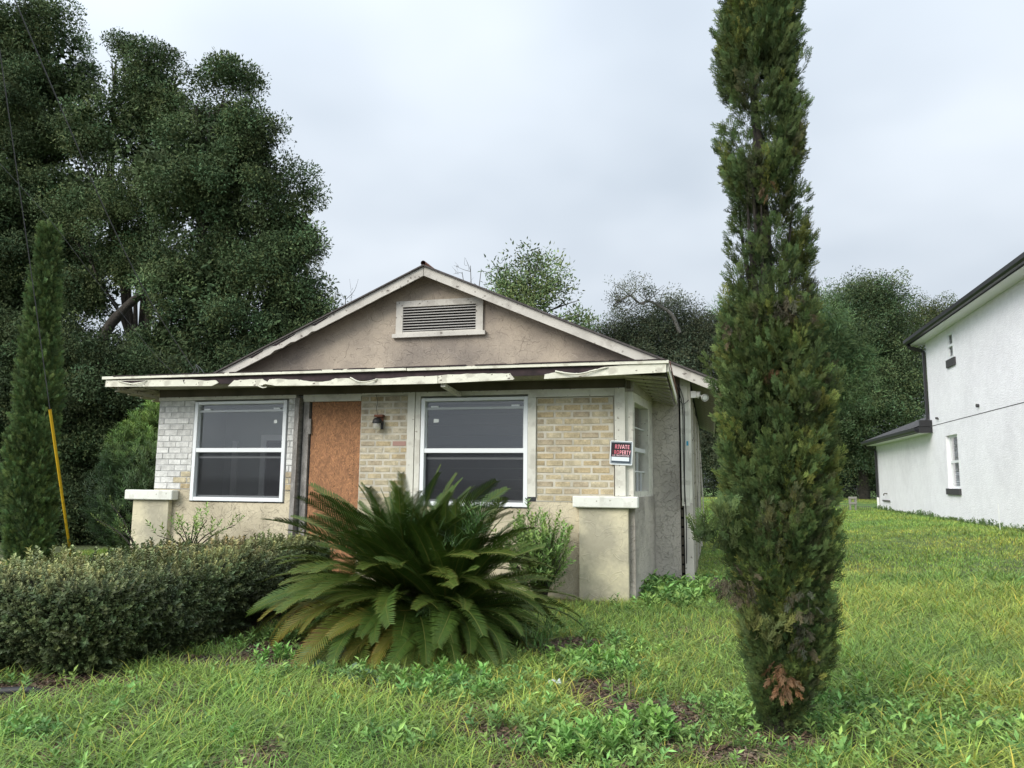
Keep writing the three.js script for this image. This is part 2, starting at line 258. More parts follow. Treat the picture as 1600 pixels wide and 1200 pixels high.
// ---------------------------------------------------------------- foliage kit
// builds little triangles-only geometries from leaves; every leaf is a folded diamond
function Leaves() {
  const P = [], C = [];
  return {
    leaf(o, dir, nrm, L, W, c, fold = 0.25) { // o base, dir along the leaf, nrm its face
      const s = dir.clone().cross(nrm).normalize(), t = o.clone().addScaledVector(dir, L), m = o.clone().addScaledVector(dir, L * 0.45);
      const a = m.clone().addScaledVector(s, W / 2).addScaledVector(nrm, W * fold), b = m.clone().addScaledVector(s, -W / 2).addScaledVector(nrm, W * fold);
      for (const [p, q, r] of [[o, a, t], [o, t, b]]) for (const v of [p, q, r]) { P.push(v.x, v.y, v.z); C.push(...c); }
    },
    blade(pts, W, c0, c1) { // strip along points, tapering to a tip
      const n = pts.length - 1;
      for (let i = 0; i < n; i++) {
        const d = pts[i + 1].clone().sub(pts[i]), s = d.cross(V(0, 1, 0)); if (s.lengthSq() < 1e-9) s.set(1, 0, 0); s.normalize();
        const w0 = W * (1 - Math.pow(i / n, 1.6)) / 2, w1 = W * (1 - Math.pow((i + 1) / n, 1.6)) / 2, A = pts[i], B = pts[i + 1];
        const a = A.clone().addScaledVector(s, w0), b = A.clone().addScaledVector(s, -w0), cc = B.clone().addScaledVector(s, w1), dd = B.clone().addScaledVector(s, -w1);
        const k0 = c0.map((v, j) => lerp(v, c1[j], i / n)), k1 = c0.map((v, j) => lerp(v, c1[j], (i + 1) / n));
        for (const [v, k] of [[a, k0], [b, k0], [cc, k1]]) { P.push(v.x, v.y, v.z); C.push(...k); }
        if (i < n - 1) for (const [v, k] of [[b, k0], [dd, k1], [cc, k1]]) { P.push(v.x, v.y, v.z); C.push(...k); }
      }
    },
    build() { const g = new THREE.BufferGeometry(); g.setAttribute('position', new THREE.Float32BufferAttribute(P, 3)); g.setAttribute('color', new THREE.Float32BufferAttribute(C, 3)); g.computeVertexNormals(); return g; },
    get count() { return P.length / 9; },
  };
}
const sph = (r) => { const z = r() * 2 - 1, a = r() * 6.2832, s = Math.sqrt(1 - z * z); return V(s * Math.cos(a), z, s * Math.sin(a)); };
function scatter(name, variants, mat, items, parent, kind = 'stuff') { // items: {p, q, s, c}; one InstancedMesh per variant, under one part when several
  const sets = variants.map(() => []); items.forEach((it, i) => sets[(it.v ?? i) % variants.length].push(it));
  const m4 = new THREE.Matrix4(), sc = V(1, 1, 1), made = [];
  sets.forEach((list, i) => {
    if (!list.length) return;
    const im = new THREE.InstancedMesh(variants[i], mat, list.length); im.name = parent ? name : numbered(name); im.castShadow = im.receiveShadow = true;
    list.forEach((it, k) => { im.setMatrixAt(k, m4.compose(it.p, it.q, typeof it.s === 'number' ? sc.set(it.s, it.s, it.s) : it.s)); im.setColorAt(k, it.c); });
    im.userData.kind = kind; (parent ?? scene).add(im); made.push(im);
  });
  return made;
}
const qFrom = (dir, spin) => { const q = new THREE.Quaternion().setFromUnitVectors(V(0, 1, 0), dir.clone().normalize()); return q.multiply(new THREE.Quaternion().setFromAxisAngle(V(0, 1, 0), spin)); };
const tint = (r, base, hue = 0.15, val = 0.3) => { const k = 1 + (r() - 0.5) * 2 * val, h = (r() - 0.5) * 2 * hue; return new THREE.Color().setRGB(Math.max(0, base[0] * k * (1 + h)), Math.max(0, base[1] * k), Math.max(0, base[2] * k * (1 - h * 0.6))); };
const leafMat = (tr = 0.25, rough = 0.6) => phys({ vertexColors: true, roughness: rough, transmission: tr, thickness: 0, specularIntensity: 0.5 });
const leafOpaque = (rough = 0.65) => std({ vertexColors: true, roughness: rough });
M.grass = leafMat(0.45, 0.75); M.weed = leafMat(0.3, 0.6); M.oak = phys({ vertexColors: true, roughness: 0.75, specularIntensity: 0.3 }); M.cyp = leafOpaque(0.8); M.hedge = leafOpaque(0.6); M.sago = phys({ vertexColors: true, roughness: 0.5, specularIntensity: 0.35 }); M.podo = leafOpaque(0.5);

// ball of leaves for tree crowns
function leafBall(r, n, R, L, W, droop = 0) {
  const k = Leaves();
  for (let i = 0; i < n; i++) {
    const d = sph(r), o = d.clone().multiplyScalar(R * Math.cbrt(r() * 0.95 + 0.05)), dir = sph(r).multiplyScalar(0.8).add(d.multiplyScalar(0.7)); dir.y -= droop; dir.normalize();
    let nr = V((r() - 0.5) * 1.4, 1, (r() - 0.5) * 1.4); nr.addScaledVector(dir, -nr.dot(dir)).normalize();
    const c = 0.72 + r() * 0.56; k.leaf(o, dir, nr, L * (0.7 + r() * 0.6), W * (0.8 + r() * 0.4), [c, c * (0.95 + r() * 0.1), c], 0.2);
  }
  return k.build();
}
// sprig: stem along +y with leaves up its length
function sprig(r, H, n, L, W, spread = 0.9, c0 = [1, 1, 1], c1 = [1, 1, 1], stem = [0.5, 0.35, 0.25]) {
  const k = Leaves(), bend = V((r() - 0.5) * 0.4, 0, (r() - 0.5) * 0.4), pt = (t) => V(bend.x * t * t * H, H * t, bend.z * t * t * H);
  k.blade([pt(0), pt(0.5), pt(1)], H * 0.03, stem, stem);
  for (let i = 0; i < n; i++) {
    const t = 0.12 + 0.88 * (i + r() * 0.6) / n, a = i * 2.4 + r() * 0.6, dir = V(Math.cos(a) * spread, 0.55 + (r() - 0.5) * 0.5 + t * 0.4, Math.sin(a) * spread).normalize();
    const nr = V(-dir.x * dir.y, 1 - dir.y * dir.y, -dir.z * dir.y).add(sph(r).multiplyScalar(0.35)).normalize(), q = 0.8 + r() * 0.4, c = c0.map((v, j) => lerp(v, c1[j], t) * q);
    k.leaf(pt(t), dir, nr, L * (0.7 + r() * 0.5), W * (0.8 + r() * 0.4), c);
  }
  return k.build();
}

// ---------------------------------------------------------------- the bungalow
const W = -10.73, G = -12.43, F = -10.03;      // porch front, main front wall, porch fascia
const house = thing('bungalow', 'old single storey bungalow with peeling fascia, boarded doorway and pale brick front', 'house', [0, 0, 0]);
{
  const H = house;
  // --- porch front wall, stucco below the windows, cut round the openings
  mesh('lower_wall', [box(-8.93, -6.33, 0, 1.27, W - 0.16, W), box(-8.93, -8.24, 1.27, 1.47, W - 0.16, W), box(-6.50, -6.33, 1.27, 1.47, W - 0.16, W), box(-5.24, -1.15, 0, 1.26, W - 0.16, W), box(-5.24, -4.24, 1.26, 1.36, W - 0.16, W), box(-2.545, -1.15, 1.26, 1.36, W - 0.16, W), box(-6.33, -5.24, 0, 0.22, W - 0.16, W)], M.stucco, H);
  mesh('header', box(-8.93, -1.15, 2.985, 3.16, W - 0.15, W + 0.02), M.header, H);
  mesh('frieze_strip', [box(-8.93, -6.36, 2.93, 2.985, W - 0.12, W + 0.03), box(-5.24, -4.44, 2.95, 2.985, W - 0.12, W + 0.022), box(-4.24, -2.56, 2.92, 2.985, W - 0.12, W + 0.026)], M.trim, H);
  // --- brick panels: mortar bed with single bricks standing proud
  const rb = mulberry(5), brickG = {};
  function panel(label, x0, x1, y0, y1, rows, len, mats, mortar, shift, proud, holes) {
    const P = group('brick_panel', H); P.userData.label = label;
    mesh('mortar_bed', box(x0, x1, y0, y1, W - 0.12, W), mortar, P);
    const ch = (y1 - y0) / rows, joint = mortar === M.mortar ? 0.031 : 0.012;
    for (let r = 0; r < rows; r++) {
      let x = x0 - (r % 2 ? len * shift : 0);
      while (x < x1 - 0.02) {
        const a = Math.max(x0 + 0.006, x + joint / 2), L = len * (0.97 + rb() * 0.06), b = Math.min(x1 - 0.006, x + L - joint / 2); x += L;
        if (b - a < 0.04) continue;
        const w = Math.round((b - a) * 50) / 50, k = w + '_' + ch.toFixed(3) + (rb() * 2 | 0);
        brickG[k] ??= (() => { const g = metric(new RoundedBoxGeometry(w, ch - joint * (0.8 + 0.4 * rb()), 0.04, 1, 0.006), rb() * 3), p = g.attributes.position; for (let i = 0; i < p.count; i++) p.setZ(i, p.getZ(i) + (hash3(p.getX(i) * 900, p.getY(i) * 900, 3) - 0.5) * 0.004); return g; })();
        const cy = y0 + (r + 0.5) * ch, m = mesh('brick', brickG[k], mats((a + b) / 2, cy, r), P);
        m.position.set((a + b) / 2, cy, W - 0.02 + proud * (0.4 + rb() * 0.9)); m.rotation.set(0, (rb() - 0.5) * 0.02, (rb() - 0.5) * 0.012);
      }
    }
  }
  const pick = (a) => a[rb() * a.length | 0];
  panel('white painted brick left of the left window', -8.93, -8.24, 1.475, 2.93, 15, 0.245, (x, y) => (y < 1.76 && x > -8.45 ? pick(M.brickTan) : pick(M.brickWhite)), M.mortarWhite, 0.5, 0.010);
  panel('narrow white brick strip between window and doorway', -6.50, -6.335, 1.475, 2.93, 15, 0.125, (x, y) => (y < 1.78 ? pick(M.brickTan) : pick(M.brickWhite)), M.mortarWhite, 0.5, 0.010);
  panel('weathered tan brick between doorway and right window', -5.235, -4.45, 1.365, 2.945, 16, 0.26, (x, y, r) => (r === 8 && x > -4.62 ? M.brickRed : y < 2.0 || rb() < 0.3 ? pick(M.brickTan) : pick(M.brickPaled)), M.mortar, 0.5, 0.006);
  panel('tan brick panel right of the right window', -2.44, -1.315, 1.365, 2.865, 15, 0.265, () => pick(M.brickTan), M.mortar, 0.5, 0.006);
  // --- boards round the right panel
  mesh('trim_board', box(-2.562, -2.442, 1.43, 2.87, W - 0.1, W + 0.032), M.trim, H);
  mesh('trim_board', box(-2.558, -1.302, 2.872, 2.984, W - 0.1, W + 0.034), M.trim, H);
  mesh('trim_board', [box(-4.448, -4.335, 0.75, 2.985, W - 0.1, W + 0.03), box(-4.325, -4.245, 1.2, 2.985, W - 0.1, W + 0.02)], M.trim, H);
  mesh('corner_board', [box(-1.298, -1.152, 1.46, 2.984, W - 0.1, W + 0.04), box(-1.153, -1.12, 1.46, 2.984, W - 0.12, W - 0.02)], M.trim, H);
  // --- doorway: grey weathered jamb, strand board over the opening
  mesh('door_jamb', [beam(V(-6.325, 0.2, W + 0.01), V(-6.30, 2.93, W + 0.01), 0.075, 0.16, V(0, 0, 1)), box(-6.235, -6.14, 0.2, 2.92, W - 0.14, W - 0.012)], M.grey, H);
  mesh('door_head', box(-6.24, -5.242, 2.872, 2.984, W - 0.14, W + 0.012), M.trim, H);
  const hg = mesh('hinge', box(-6.155, -6.10, 2.36, 2.60, W - 0.04, W - 0.004), M.grey, H);
  {
    const g = new THREE.BoxGeometry(0.875, 2.66, 0.014); const b = mesh('strand_board', g, M.osb, H); b.position.set(-5.678, 1.545, W - 0.055); b.rotation.z = -0.006; b.userData.label = 'orange strand board nailed over the doorway';
  }
  for (const [x, y] of [[-6.07, 2.8], [-5.3, 2.8], [-6.07, 2.2], [-5.29, 2.15], [-6.08, 1.6], [-5.3, 1.55], [-6.08, 1.0], [-5.3, 0.95], [-5.68, 2.82]]) mesh('screw', new THREE.CylinderGeometry(0.007, 0.007, 0.004, 8).rotateX(Math.PI / 2).translate(x, y, W - 0.046), M.darkSill, H);
  mesh('door_recess', box(-6.14, -5.245, 0.2, 2.872, W - 0.16, W - 0.13), M.black, H);
  // --- front windows
  function frontWindow(x0, x1, y0, y1, label) {
    const w = group('window', H); w.userData.label = label;
    const f = 0.062, my = y0 + (y1 - y0) * 0.505, zf = W + 0.028, zb = W - 0.09;
    mesh('frame', [rbox(x0, x0 + f, y0, y1, zb, zf, 0.006), rbox(x1 - f, x1, y0, y1, zb, zf, 0.006), rbox(x0 + f + 0.001, x1 - f - 0.001, y1 - f * 0.8, y1 - 0.001, zb, zf - 0.002, 0.006), rbox(x0 + f + 0.001, x1 - f - 0.001, y0 + 0.001, y0 + f, zb, zf - 0.002, 0.006)], M.vinyl, w);
    mesh('meeting_rail', rbox(x0 + f * 0.7, x1 - f * 0.7, my - 0.032, my + 0.036, zb + 0.02, zf - 0.008, 0.006), M.vinyl, w);
    const sash = (ya, yb, z) => [box(x0 + f, x1 - f, yb - 0.035, yb, z - 0.02, z + 0.012), box(x0 + f, x0 + f + 0.02, ya, yb - 0.035, z - 0.02, z + 0.012), box(x1 - f - 0.02, x1 - f, ya, yb - 0.035, z - 0.02, z + 0.012)];
    mesh('sash', [...sash(my + 0.037, y1 - 0.14, W - 0.035), box(x0 + f, x1 - f, my - 0.125, my - 0.095, W - 0.085, W - 0.06), box(x0 + f, x1 - f, y0 + f, y0 + f + 0.03, W - 0.085, W - 0.06)], std({ color: new THREE.Color(0.5, 0.52, 0.53), roughness: 0.45 }), w);
    for (const s of [0.12, 0.88]) mesh('sash_latch', box(lerp(x0, x1, s) - 0.06, lerp(x0, x1, s) + 0.06, y1 - 0.139, y1 - 0.115, W - 0.05, W - 0.02), M.vinyl, w);
    mesh('pane', box(x0 + f, x1 - f, my + 0.03, y1 - f * 0.8, W - 0.047, W - 0.043), M.glass, w);
    mesh('pane', box(x0 + f, x1 - f, y0 + f, my - 0.03, W - 0.078, W - 0.074), M.glass, w);
    mesh('insect_screen', box(x0 + f, x1 - f, y0 + f, my - 0.03, W - 0.052, W - 0.050), M.screen, w);
    return w;
  }
  const w1 = frontWindow(-8.22, -6.52, 1.29, 2.905, 'left front window with dim room and posts behind it');
  const w2 = frontWindow(-4.23, -2.565, 1.28, 2.89, 'right front window with board siding seen behind it');
  const stick = M.blind;
  mesh('sticker', slabXY([[-6.78, 2.54], [-6.72, 2.545], [-6.725, 2.60], [-6.775, 2.595]], W - 0.042, W - 0.041), stick, w1);
  mesh('sticker', slabXY([[-4.05, 2.52], [-3.97, 2.525], [-3.965, 2.575], [-4.045, 2.58]], W - 0.042, W - 0.041), stick, w2);
  // --- room behind the windows: the old outer wall with its boards
  const room = group('interior', H);
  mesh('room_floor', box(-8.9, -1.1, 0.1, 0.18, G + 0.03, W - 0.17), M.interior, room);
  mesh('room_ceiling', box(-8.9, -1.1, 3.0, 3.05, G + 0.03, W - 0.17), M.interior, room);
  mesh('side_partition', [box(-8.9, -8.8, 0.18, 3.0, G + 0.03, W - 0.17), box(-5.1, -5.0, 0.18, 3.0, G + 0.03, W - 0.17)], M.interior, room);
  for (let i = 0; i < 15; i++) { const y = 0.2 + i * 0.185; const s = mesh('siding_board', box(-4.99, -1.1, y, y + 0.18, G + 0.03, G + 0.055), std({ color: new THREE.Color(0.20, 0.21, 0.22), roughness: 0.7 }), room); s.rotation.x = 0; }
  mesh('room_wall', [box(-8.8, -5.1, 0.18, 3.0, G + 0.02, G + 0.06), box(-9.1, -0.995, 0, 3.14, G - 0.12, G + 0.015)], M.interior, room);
  const casing = std({ color: new THREE.Color(0.8, 0.8, 0.78), roughness: 0.7 });
  for (const x of [-8.62, -8.02, -7.48]) mesh('door_casing', box(x, x + 0.11, 0.18, 2.35, G + 0.061, G + 0.09), casing, room);
  mesh('door_casing', box(-8.02, -7.37, 2.351, 2.46, G + 0.061, G + 0.09), casing, room);
  mesh('door_panel', box(-7.90, -7.49, 0.18, 2.35, G + 0.061, G + 0.075), std({ color: new THREE.Color(0.06, 0.055, 0.055), roughness: 0.8 }), room);
  // --- pillars
  function pillar(x0, x1, c0, c1, label) {
    const p = group('pillar', H); p.userData.label = label;
    mesh('shaft', rbox(x0, x1, -0.1, 1.29, W + 0.002, W + 0.10, 0.012), M.pillar, p);
    mesh('cap', rbox(c0, c1, 1.295, 1.455, W + 0.003, W + 0.17, 0.02), M.cap, p);
  }
  pillar(-9.24, -8.55, -9.36, -8.44, 'left porch pillar with white cap');
  pillar(-1.80, -1.11, -1.88, -0.97, 'right porch pillar with white cap');
  // --- porch right side: skewed wall with a window
  const A = V(-1.15, 0, W - 0.0), B = V(-0.995, 0, G), sd = B.clone().sub(A), SL = sd.length(), side = group('porch_side_wall', H), ang = Math.atan2(-sd.z, sd.x);
  side.position.copy(A); side.rotation.y = ang;                                  // local x runs back along the wall, local -z is the outside
  const sb = (u0, u1, y0, y1, o0, o1) => box(u0, u1, y0, y1, o0, o1);
  mesh('stucco', [sb(0.01, SL, 0, 1.44, -0.02, 0.12), sb(0.01, SL, 2.93, 3.12, -0.02, 0.12)], M.stuccoSide, side);
  mesh('casing', [sb(0.03, 0.17, 1.44, 2.93, -0.02, 0.1), sb(1.42, SL - 0.002, 1.30, 2.93, -0.03, 0.1), sb(0.171, 1.419, 2.80, 2.93, -0.025, 0.1), sb(1.30, 1.418, 1.44, 2.80, -0.012, 0.1), sb(0.171, 1.299, 1.44, 1.52, -0.012, 0.1)], M.trim, side);
  mesh('side_sash', [sb(0.171, 1.299, 2.10, 2.16, 0.0, 0.05), sb(0.171, 1.299, 1.80, 1.82, 0.01, 0.04), sb(0.171, 1.299, 2.45, 2.465, 0.01, 0.04), sb(0.72, 0.74, 1.52, 2.1, 0.011, 0.041), sb(0.45, 0.465, 1.52, 1.8, 0.011, 0.041), sb(1.0, 1.015, 1.52, 1.8, 0.011, 0.041)], std({ color: new THREE.Color(0.62, 0.64, 0.63), roughness: 0.6 }), side);
  mesh('side_pane', sb(0.171, 1.299, 1.52, 2.80, 0.022, 0.026), M.glass, side);
  // --- main front wall right of the porch, corner post
  mesh('front_wall', [box(-0.99, -0.475, -0.1, 2.95, G - 0.12, G), box(-0.99, -0.475, 2.951, 3.5, G - 0.12, G - 0.03)], M.stuccoSide, H);
  mesh('gap_backing', box(-0.475, -0.3, -0.05, 3.3, G - 0.14, G - 0.10), M.black, H);
  for (let i = 0; i < 9; i++) mesh('lath_block', box(-0.47, -0.435, 0.1 + i * 0.145, 0.21 + i * 0.145, G - 0.1, G - 0.06 + (i % 3) * 0.012), M.header, H);
  const post = group('corner_post', H);
  mesh('post_board', beam(V(-0.345, -0.04, G + 0.03), V(-0.35, 1.34, G + 0.03), 0.135, 0.05, V(0, 0, 1)).translate(0, 0, 0), M.rake, post);
  mesh('cover_board', [box(-0.445, -0.33, 1.29, 3.44, G - 0.02, G + 0.062), box(-0.328, -0.285, 1.32, 3.42, G - 0.06, G + 0.045)], M.trim, post);
  mesh('tag', box(-0.36, -0.33, 2.24, 2.31, G + 0.064, G + 0.068), std({ color: new THREE.Color(0.05, 0.35, 0.5) }), post);
  // --- main side wall: upright planks, some slipped, dark gaps between
  const sw = group('side_wall', H), rp = mulberry(8);
  mesh('sheathing', box(-0.42, -0.34, 0, 3.1, -24, G - 0.15), M.black, sw);
  for (let z = G - 0.06, i = 0; z > -23.9; i++) { const w = 0.26 + rp() * 0.16, gap = i % 3 === 1 ? 0.05 : 0.018, lo = rp() < 0.2 ? 0.35 : 0.02; const p = mesh('plank', box(-0.335, -0.295 + rp() * 0.03, lo, 3.12, z - w, z), rp() < 0.5 ? M.rake : M.soffit, sw); p.rotation.set((rp() - 0.5) * 0.004, 0, 0); z -= w + gap; }
  for (const [z, t, o] of [[-17.2, 0.05, 0.10], [-18.3, 0.035, 0.16]]) { const p = mesh('loose_plank', box(-0.012, 0.012, 0.3, 2.4, -0.12, 0.12), M.rake, sw); p.position.set(-0.3 + o, 0, z); p.rotation.z = t; }
  mesh('back_wall', [box(-9.3, -0.35, 0, 3.1, -24.1, -24), box(-9.3, -9.2, 0, 3.1, -24, G), box(-9.2, -8.94, 0, 3.1, G - 0.1, G), box(-9.0, -8.92, 0, 3.1, G + 0.001, W - 0.161)], M.stucco, H);
  // --- gable wall and vent
  const apexX = -4.80, ry = (x, top) => top - 0.439 * Math.abs(x - apexX), RT = 5.40, z0 = -12.10;
  mesh('gable_wall', slabXY([[-9.2, 3.15], [-0.29, 3.15], [-0.29, ry(-0.29, RT - 0.06)], [apexX, RT - 0.06], [-9.2, ry(-9.2, RT - 0.06)]], G - 0.13, G + 0.002), M.gable, H);
  const vent = group('gable_vent', H); vent.userData.label = 'white louvred vent in the gable';
  mesh('frame', [box(-5.42, -5.29, 4.252, 4.85, G + 0.003, G + 0.05), box(-3.915, -3.785, 4.252, 4.85, G + 0.003, G + 0.05), box(-5.289, -3.916, 4.74, 4.85, G + 0.003, G + 0.048), box(-5.289, -3.916, 4.252, 4.285, G + 0.003, G + 0.045)], M.rake, vent);
  mesh('sill', box(-5.475, -3.735, 4.18, 4.25, G + 0.003, G + 0.085), M.rake, vent);
  mesh('vent_back', box(-5.289, -3.916, 4.286, 4.739, G + 0.003, G + 0.008), M.black, vent);
  for (let i = 0; i < 9; i++) { const s = mesh('slat', box(-0.686, 0.686, -0.0075, 0.0075, -0.016, 0.016), M.slat, vent); s.position.set(-4.6025, 4.31 + i * 0.0495, G + 0.03); s.rotation.set(0.12, 0, (hash3(i, 3, 1) - 0.5) * 0.006); }
  // --- main roof
  const roof = group('main_roof', H), xr = 0.14, xl = -9.74;
  const slope = (xa, xb, ta, tb, th, za, zb) => slabXY([[xa, ta], [xb, tb], [xb, tb + th], [xa, ta + th]], za, zb);
  mesh('roof_slope', slope(apexX, xr + 0.03, RT, ry(xr + 0.03, RT), 0.02, -24.4, z0 + 0.03), M.shingle, roof);
  mesh('roof_slope', slope(xl - 0.03, apexX, ry(xl - 0.03, RT), RT, 0.02, -24.4, z0 + 0.03), M.shingle, roof);
  mesh('ridge_cap', [tube([V(apexX, RT + 0.035, -24.4), V(apexX, RT + 0.045, -18), V(apexX, RT + 0.04, z0 + 0.04)], 0.05, 0.045, 8)], M.rust, roof);
  mesh('drip_edge', [slope(apexX, xr + 0.03, RT - 0.012, ry(xr + 0.03, RT) - 0.012, 0.012, z0 + 0.005, z0 + 0.045), slope(xl, apexX, ry(xl, RT) - 0.012, RT - 0.012, 0.012, z0 + 0.005, z0 + 0.045)], M.shingle, roof);
  mesh('rake_board', slope(apexX + 0.006, xr, RT - 0.18, ry(xr, RT) - 0.18, 0.165, z0 - 0.03, z0), M.rake, roof);
  { // left rake board: lower edge chewed by rot in places
    const pts = [[apexX - 0.006, RT - 0.015], [apexX - 0.006, RT - 0.18]], N = 60, rr = mulberry(14);
    for (let i = 1; i <= N; i++) { const x = lerp(apexX, xl, i / N), bite = x > -7.7 && x < -6.4 && rr() < 0.6 ? rr() * 0.05 : rr() * 0.006; pts.push([x, ry(x, RT) - 0.18 + bite]); }
    pts.push([xl, ry(xl, RT) - 0.015]);
    mesh('rake_board', slabXY(pts.reverse(), z0 - 0.03, z0), M.rake, roof);
    for (const [x, L] of [[-6.6, 0.35], [-7.25, 0.5], [-7.9, 0.3]]) mesh('rot_patch', slabXY([[x, ry(x, RT) - 0.03], [x - L, ry(x - L, RT) - 0.035], [x - L * 0.8, ry(x - L * 0.8, RT) - 0.075], [x - L * 0.45, ry(x - L * 0.45, RT) - 0.062], [x - L * 0.1, ry(x - L * 0.1, RT) - 0.05]].reverse(), z0, z0 + 0.004), M.rot, roof);
  }
  const rs = mulberry(31);
  for (const sgn of [-1, 1]) for (let i = 0, u = 0.02; u < 4.9; i++) { const w = 0.155 + rs() * 0.05, x0 = apexX + sgn * u, x1 = apexX + sgn * (u + w), drop = 0.045 + rs() * 0.012; const a = sgn < 0 ? [x1, x0] : [x0, x1]; mesh('soffit_board', slope(a[0], a[1], ry(a[0], RT) - drop, ry(a[1], RT) - drop, 0.02, G + 0.004, z0 - 0.032), M.soffit, roof); u += w + (rs() < 0.15 ? 0.02 : 0.006); }
  // eave boards along the right side, running out from the wall
  for (let z = G - 0.05; z > -24.2; z -= 0.26) mesh('eave_board', slope(-0.29, xr, ry(-0.29, RT) - 0.055, ry(xr, RT) - 0.055, 0.02, z - 0.235, z), M.soffit, roof);
  mesh('eave_fascia', box(xr - 0.03, xr, ry(xr, RT) - 0.15, ry(xr, RT) - 0.02, -24.35, z0 - 0.031), M.rake, roof);
  // --- porch roof: low shed, dark rotten backing, peeling fascia in front
  const pr = group('porch_roof', H);
  { // sloping deck
    const g = new THREE.BufferGeometry(), P = (x, y, z) => [x, y, z], a = [-9.42, 3.215, F - 0.03], b = [-0.53, 3.215, F - 0.03], c = [-0.53, 3.36, G + 0.004], d = [-9.42, 3.36, G + 0.004];
    const quad = (p, q, r, s) => [...p, ...q, ...r, ...p, ...r, ...s], dn = (p) => [p[0], p[1] - 0.05, p[2]];
    g.setAttribute('position', new THREE.Float32BufferAttribute([...quad(a, b, c, d), ...quad(dn(d), dn(c), dn(b), dn(a)), ...quad(a, dn(a), dn(b), b), ...quad(b, dn(b), dn(c), c), ...quad(d, dn(d), dn(a), a)], 3)); g.computeVertexNormals(); mesh('deck', metric(g), M.shingle, pr);
  }
  mesh('front_soffit', box(-9.38, -0.57, 3.115, 3.135, W + 0.021, F - 0.05), M.soffit, pr);
  mesh('rotten_backing', box(-9.41, -0.535, 3.10, 3.222, F - 0.048, F - 0.022), M.rot, pr);
  const poly = (pts, z0 = F - 0.02, z1 = F) => { const q = pts.map(([x, y]) => { const p = onz(x, y, F); return [p.x, p.y]; }); return slabXY(q.reverse(), z0, z1); };
  const jag = mulberry(3), rough = (pts, n, amp) => { const o = []; for (let i = 0; i < pts.length - 1; i++) for (let k = 0; k < n; k++) { const t = k / n; o.push([lerp(pts[i][0], pts[i + 1][0], t), lerp(pts[i][1], pts[i + 1][1], t) + (k ? (jag() - 0.5) * amp : 0)]); } o.push(pts[pts.length - 1]); return o; };
  mesh('fascia_board', poly([...rough([[166, 594.4], [230, 593.4], [300, 593], [322, 595], [337, 594], [341, 598]], 4, 0.6), [331, 603], [166, 604.3]]), M.fascia, pr);
  mesh('fascia_board', poly([[356, 603.4], ...rough([[366, 594], [385, 593], [410, 592], [417, 597], [421, 592.5], [430, 592], [458, 593], [480, 595.2], [500, 596.6], [517, 594.6], [524, 591], [545, 591], [554, 594], [563, 597], [575, 595], [587, 591.5], [622, 590], [683.6, 587]], 4, 1.6), [683.6, 599.2], ...rough([[600, 601], [520, 602.2], [430, 602.6], [415, 600], [404, 603]], 4, 0.9)]), M.fascia, pr);
  mesh('fascia_board', poly([[684.6, 587], ...rough([[700, 585], [740, 584], [770, 583.4], [797, 583], [801, 588], [804, 592], [800, 593.4]], 4, 1.5), [740, 596.2], [684.6, 599]]), M.fascia, pr);
  mesh('fascia_board', poly([[850, 592], ...rough([[851, 585], [866, 582], [878, 580], [891, 582], [909, 583], [925, 578], [943, 573.6], [1041, 565.4]], 4, 1.0), [1041, 581.5]]), M.fascia, pr);
  const curl = (pts, r) => tube(pts.map(([x, y, o]) => onz(x, y, F).add(V(0, 0, o))), r, r * 0.7, 5);
  mesh('paint_curl', [curl([[548, 590, 0.01], [562, 596.5, 0.04], [575, 597, 0.05], [590, 592.5, 0.01]], 0.012), curl([[868, 580, 0.01], [884, 583.5, 0.04], [905, 585, 0.05], [928, 579.5, 0.03], [950, 574, 0.01]], 0.014), curl([[186, 595.5, 0.01], [205, 600, 0.03], [218, 599.5, 0.03], [230, 595, 0.01]], 0.01), curl([[404, 603, 0.01], [412, 606, 0.02], [418, 605, 0.02]], 0.012)], M.fascia, pr);
  mesh('crack', [poly([[186, 595.2], [232, 594.2], [220, 596.6], [205, 598.4], [196, 597]], F, F + 0.003), poly([[286, 593.6], [288.5, 593.6], [287, 598]], F, F + 0.003), poly([[566, 593], [586, 592], [577, 595.4]], F, F + 0.003), poly([[877, 580.6], [898, 583], [920, 578.5], [905, 580.4]], F, F + 0.003)], M.rot, pr);
  mesh('edge_trim', [box(-9.46, -4.2, 3.218, 3.262, F - 0.02, F + 0.028), box(-4.19, -0.5, 3.212, 3.252, F - 0.02, F + 0.022)], M.fascia, pr);
  { const rg = mulberry(9), q = []; for (let i = 0; i < 90; i++) { const x = -9.3 + rg() * 8.6, L = 0.05 + rg() * 0.35; q.push(box(x, Math.min(x + L, -0.52), 3.255, 3.262 + rg() * 0.012, F - 0.05, F + 0.03 + rg() * 0.002)); } mesh('shingle_edge', q, M.rot, pr); }
  // side overhangs: boards sloping out and down, drooping edge strip
  for (const [xi, xo, sg] of [[-1.13, -0.545, 1], [-8.95, -9.40, -1]]) {
    for (let i = 0; i < 8; i++) {
      const za = W + 0.5 - i * 0.285, zb = za - 0.262, y0 = 3.11 - i * 0.008; const a = V(xi, y0, (za + zb) / 2), b = V(xo, y0 - 0.06 - i * 0.016, (za + zb) / 2);
      const m = mesh('side_soffit_board', beam(a, b, 0.262, 0.018), M.soffit, pr);
    }
  }
  mesh('side_trim', [beam(V(-0.515, 3.17, F - 0.03), V(-0.50, 2.96, G + 0.12), 0.022, 0.13)], M.fascia, pr);
  mesh('side_trim', [beam(V(-0.485, 3.225, F - 0.03), V(-0.485, 3.06, G + 0.12), 0.008, 0.04)], M.rust, pr);
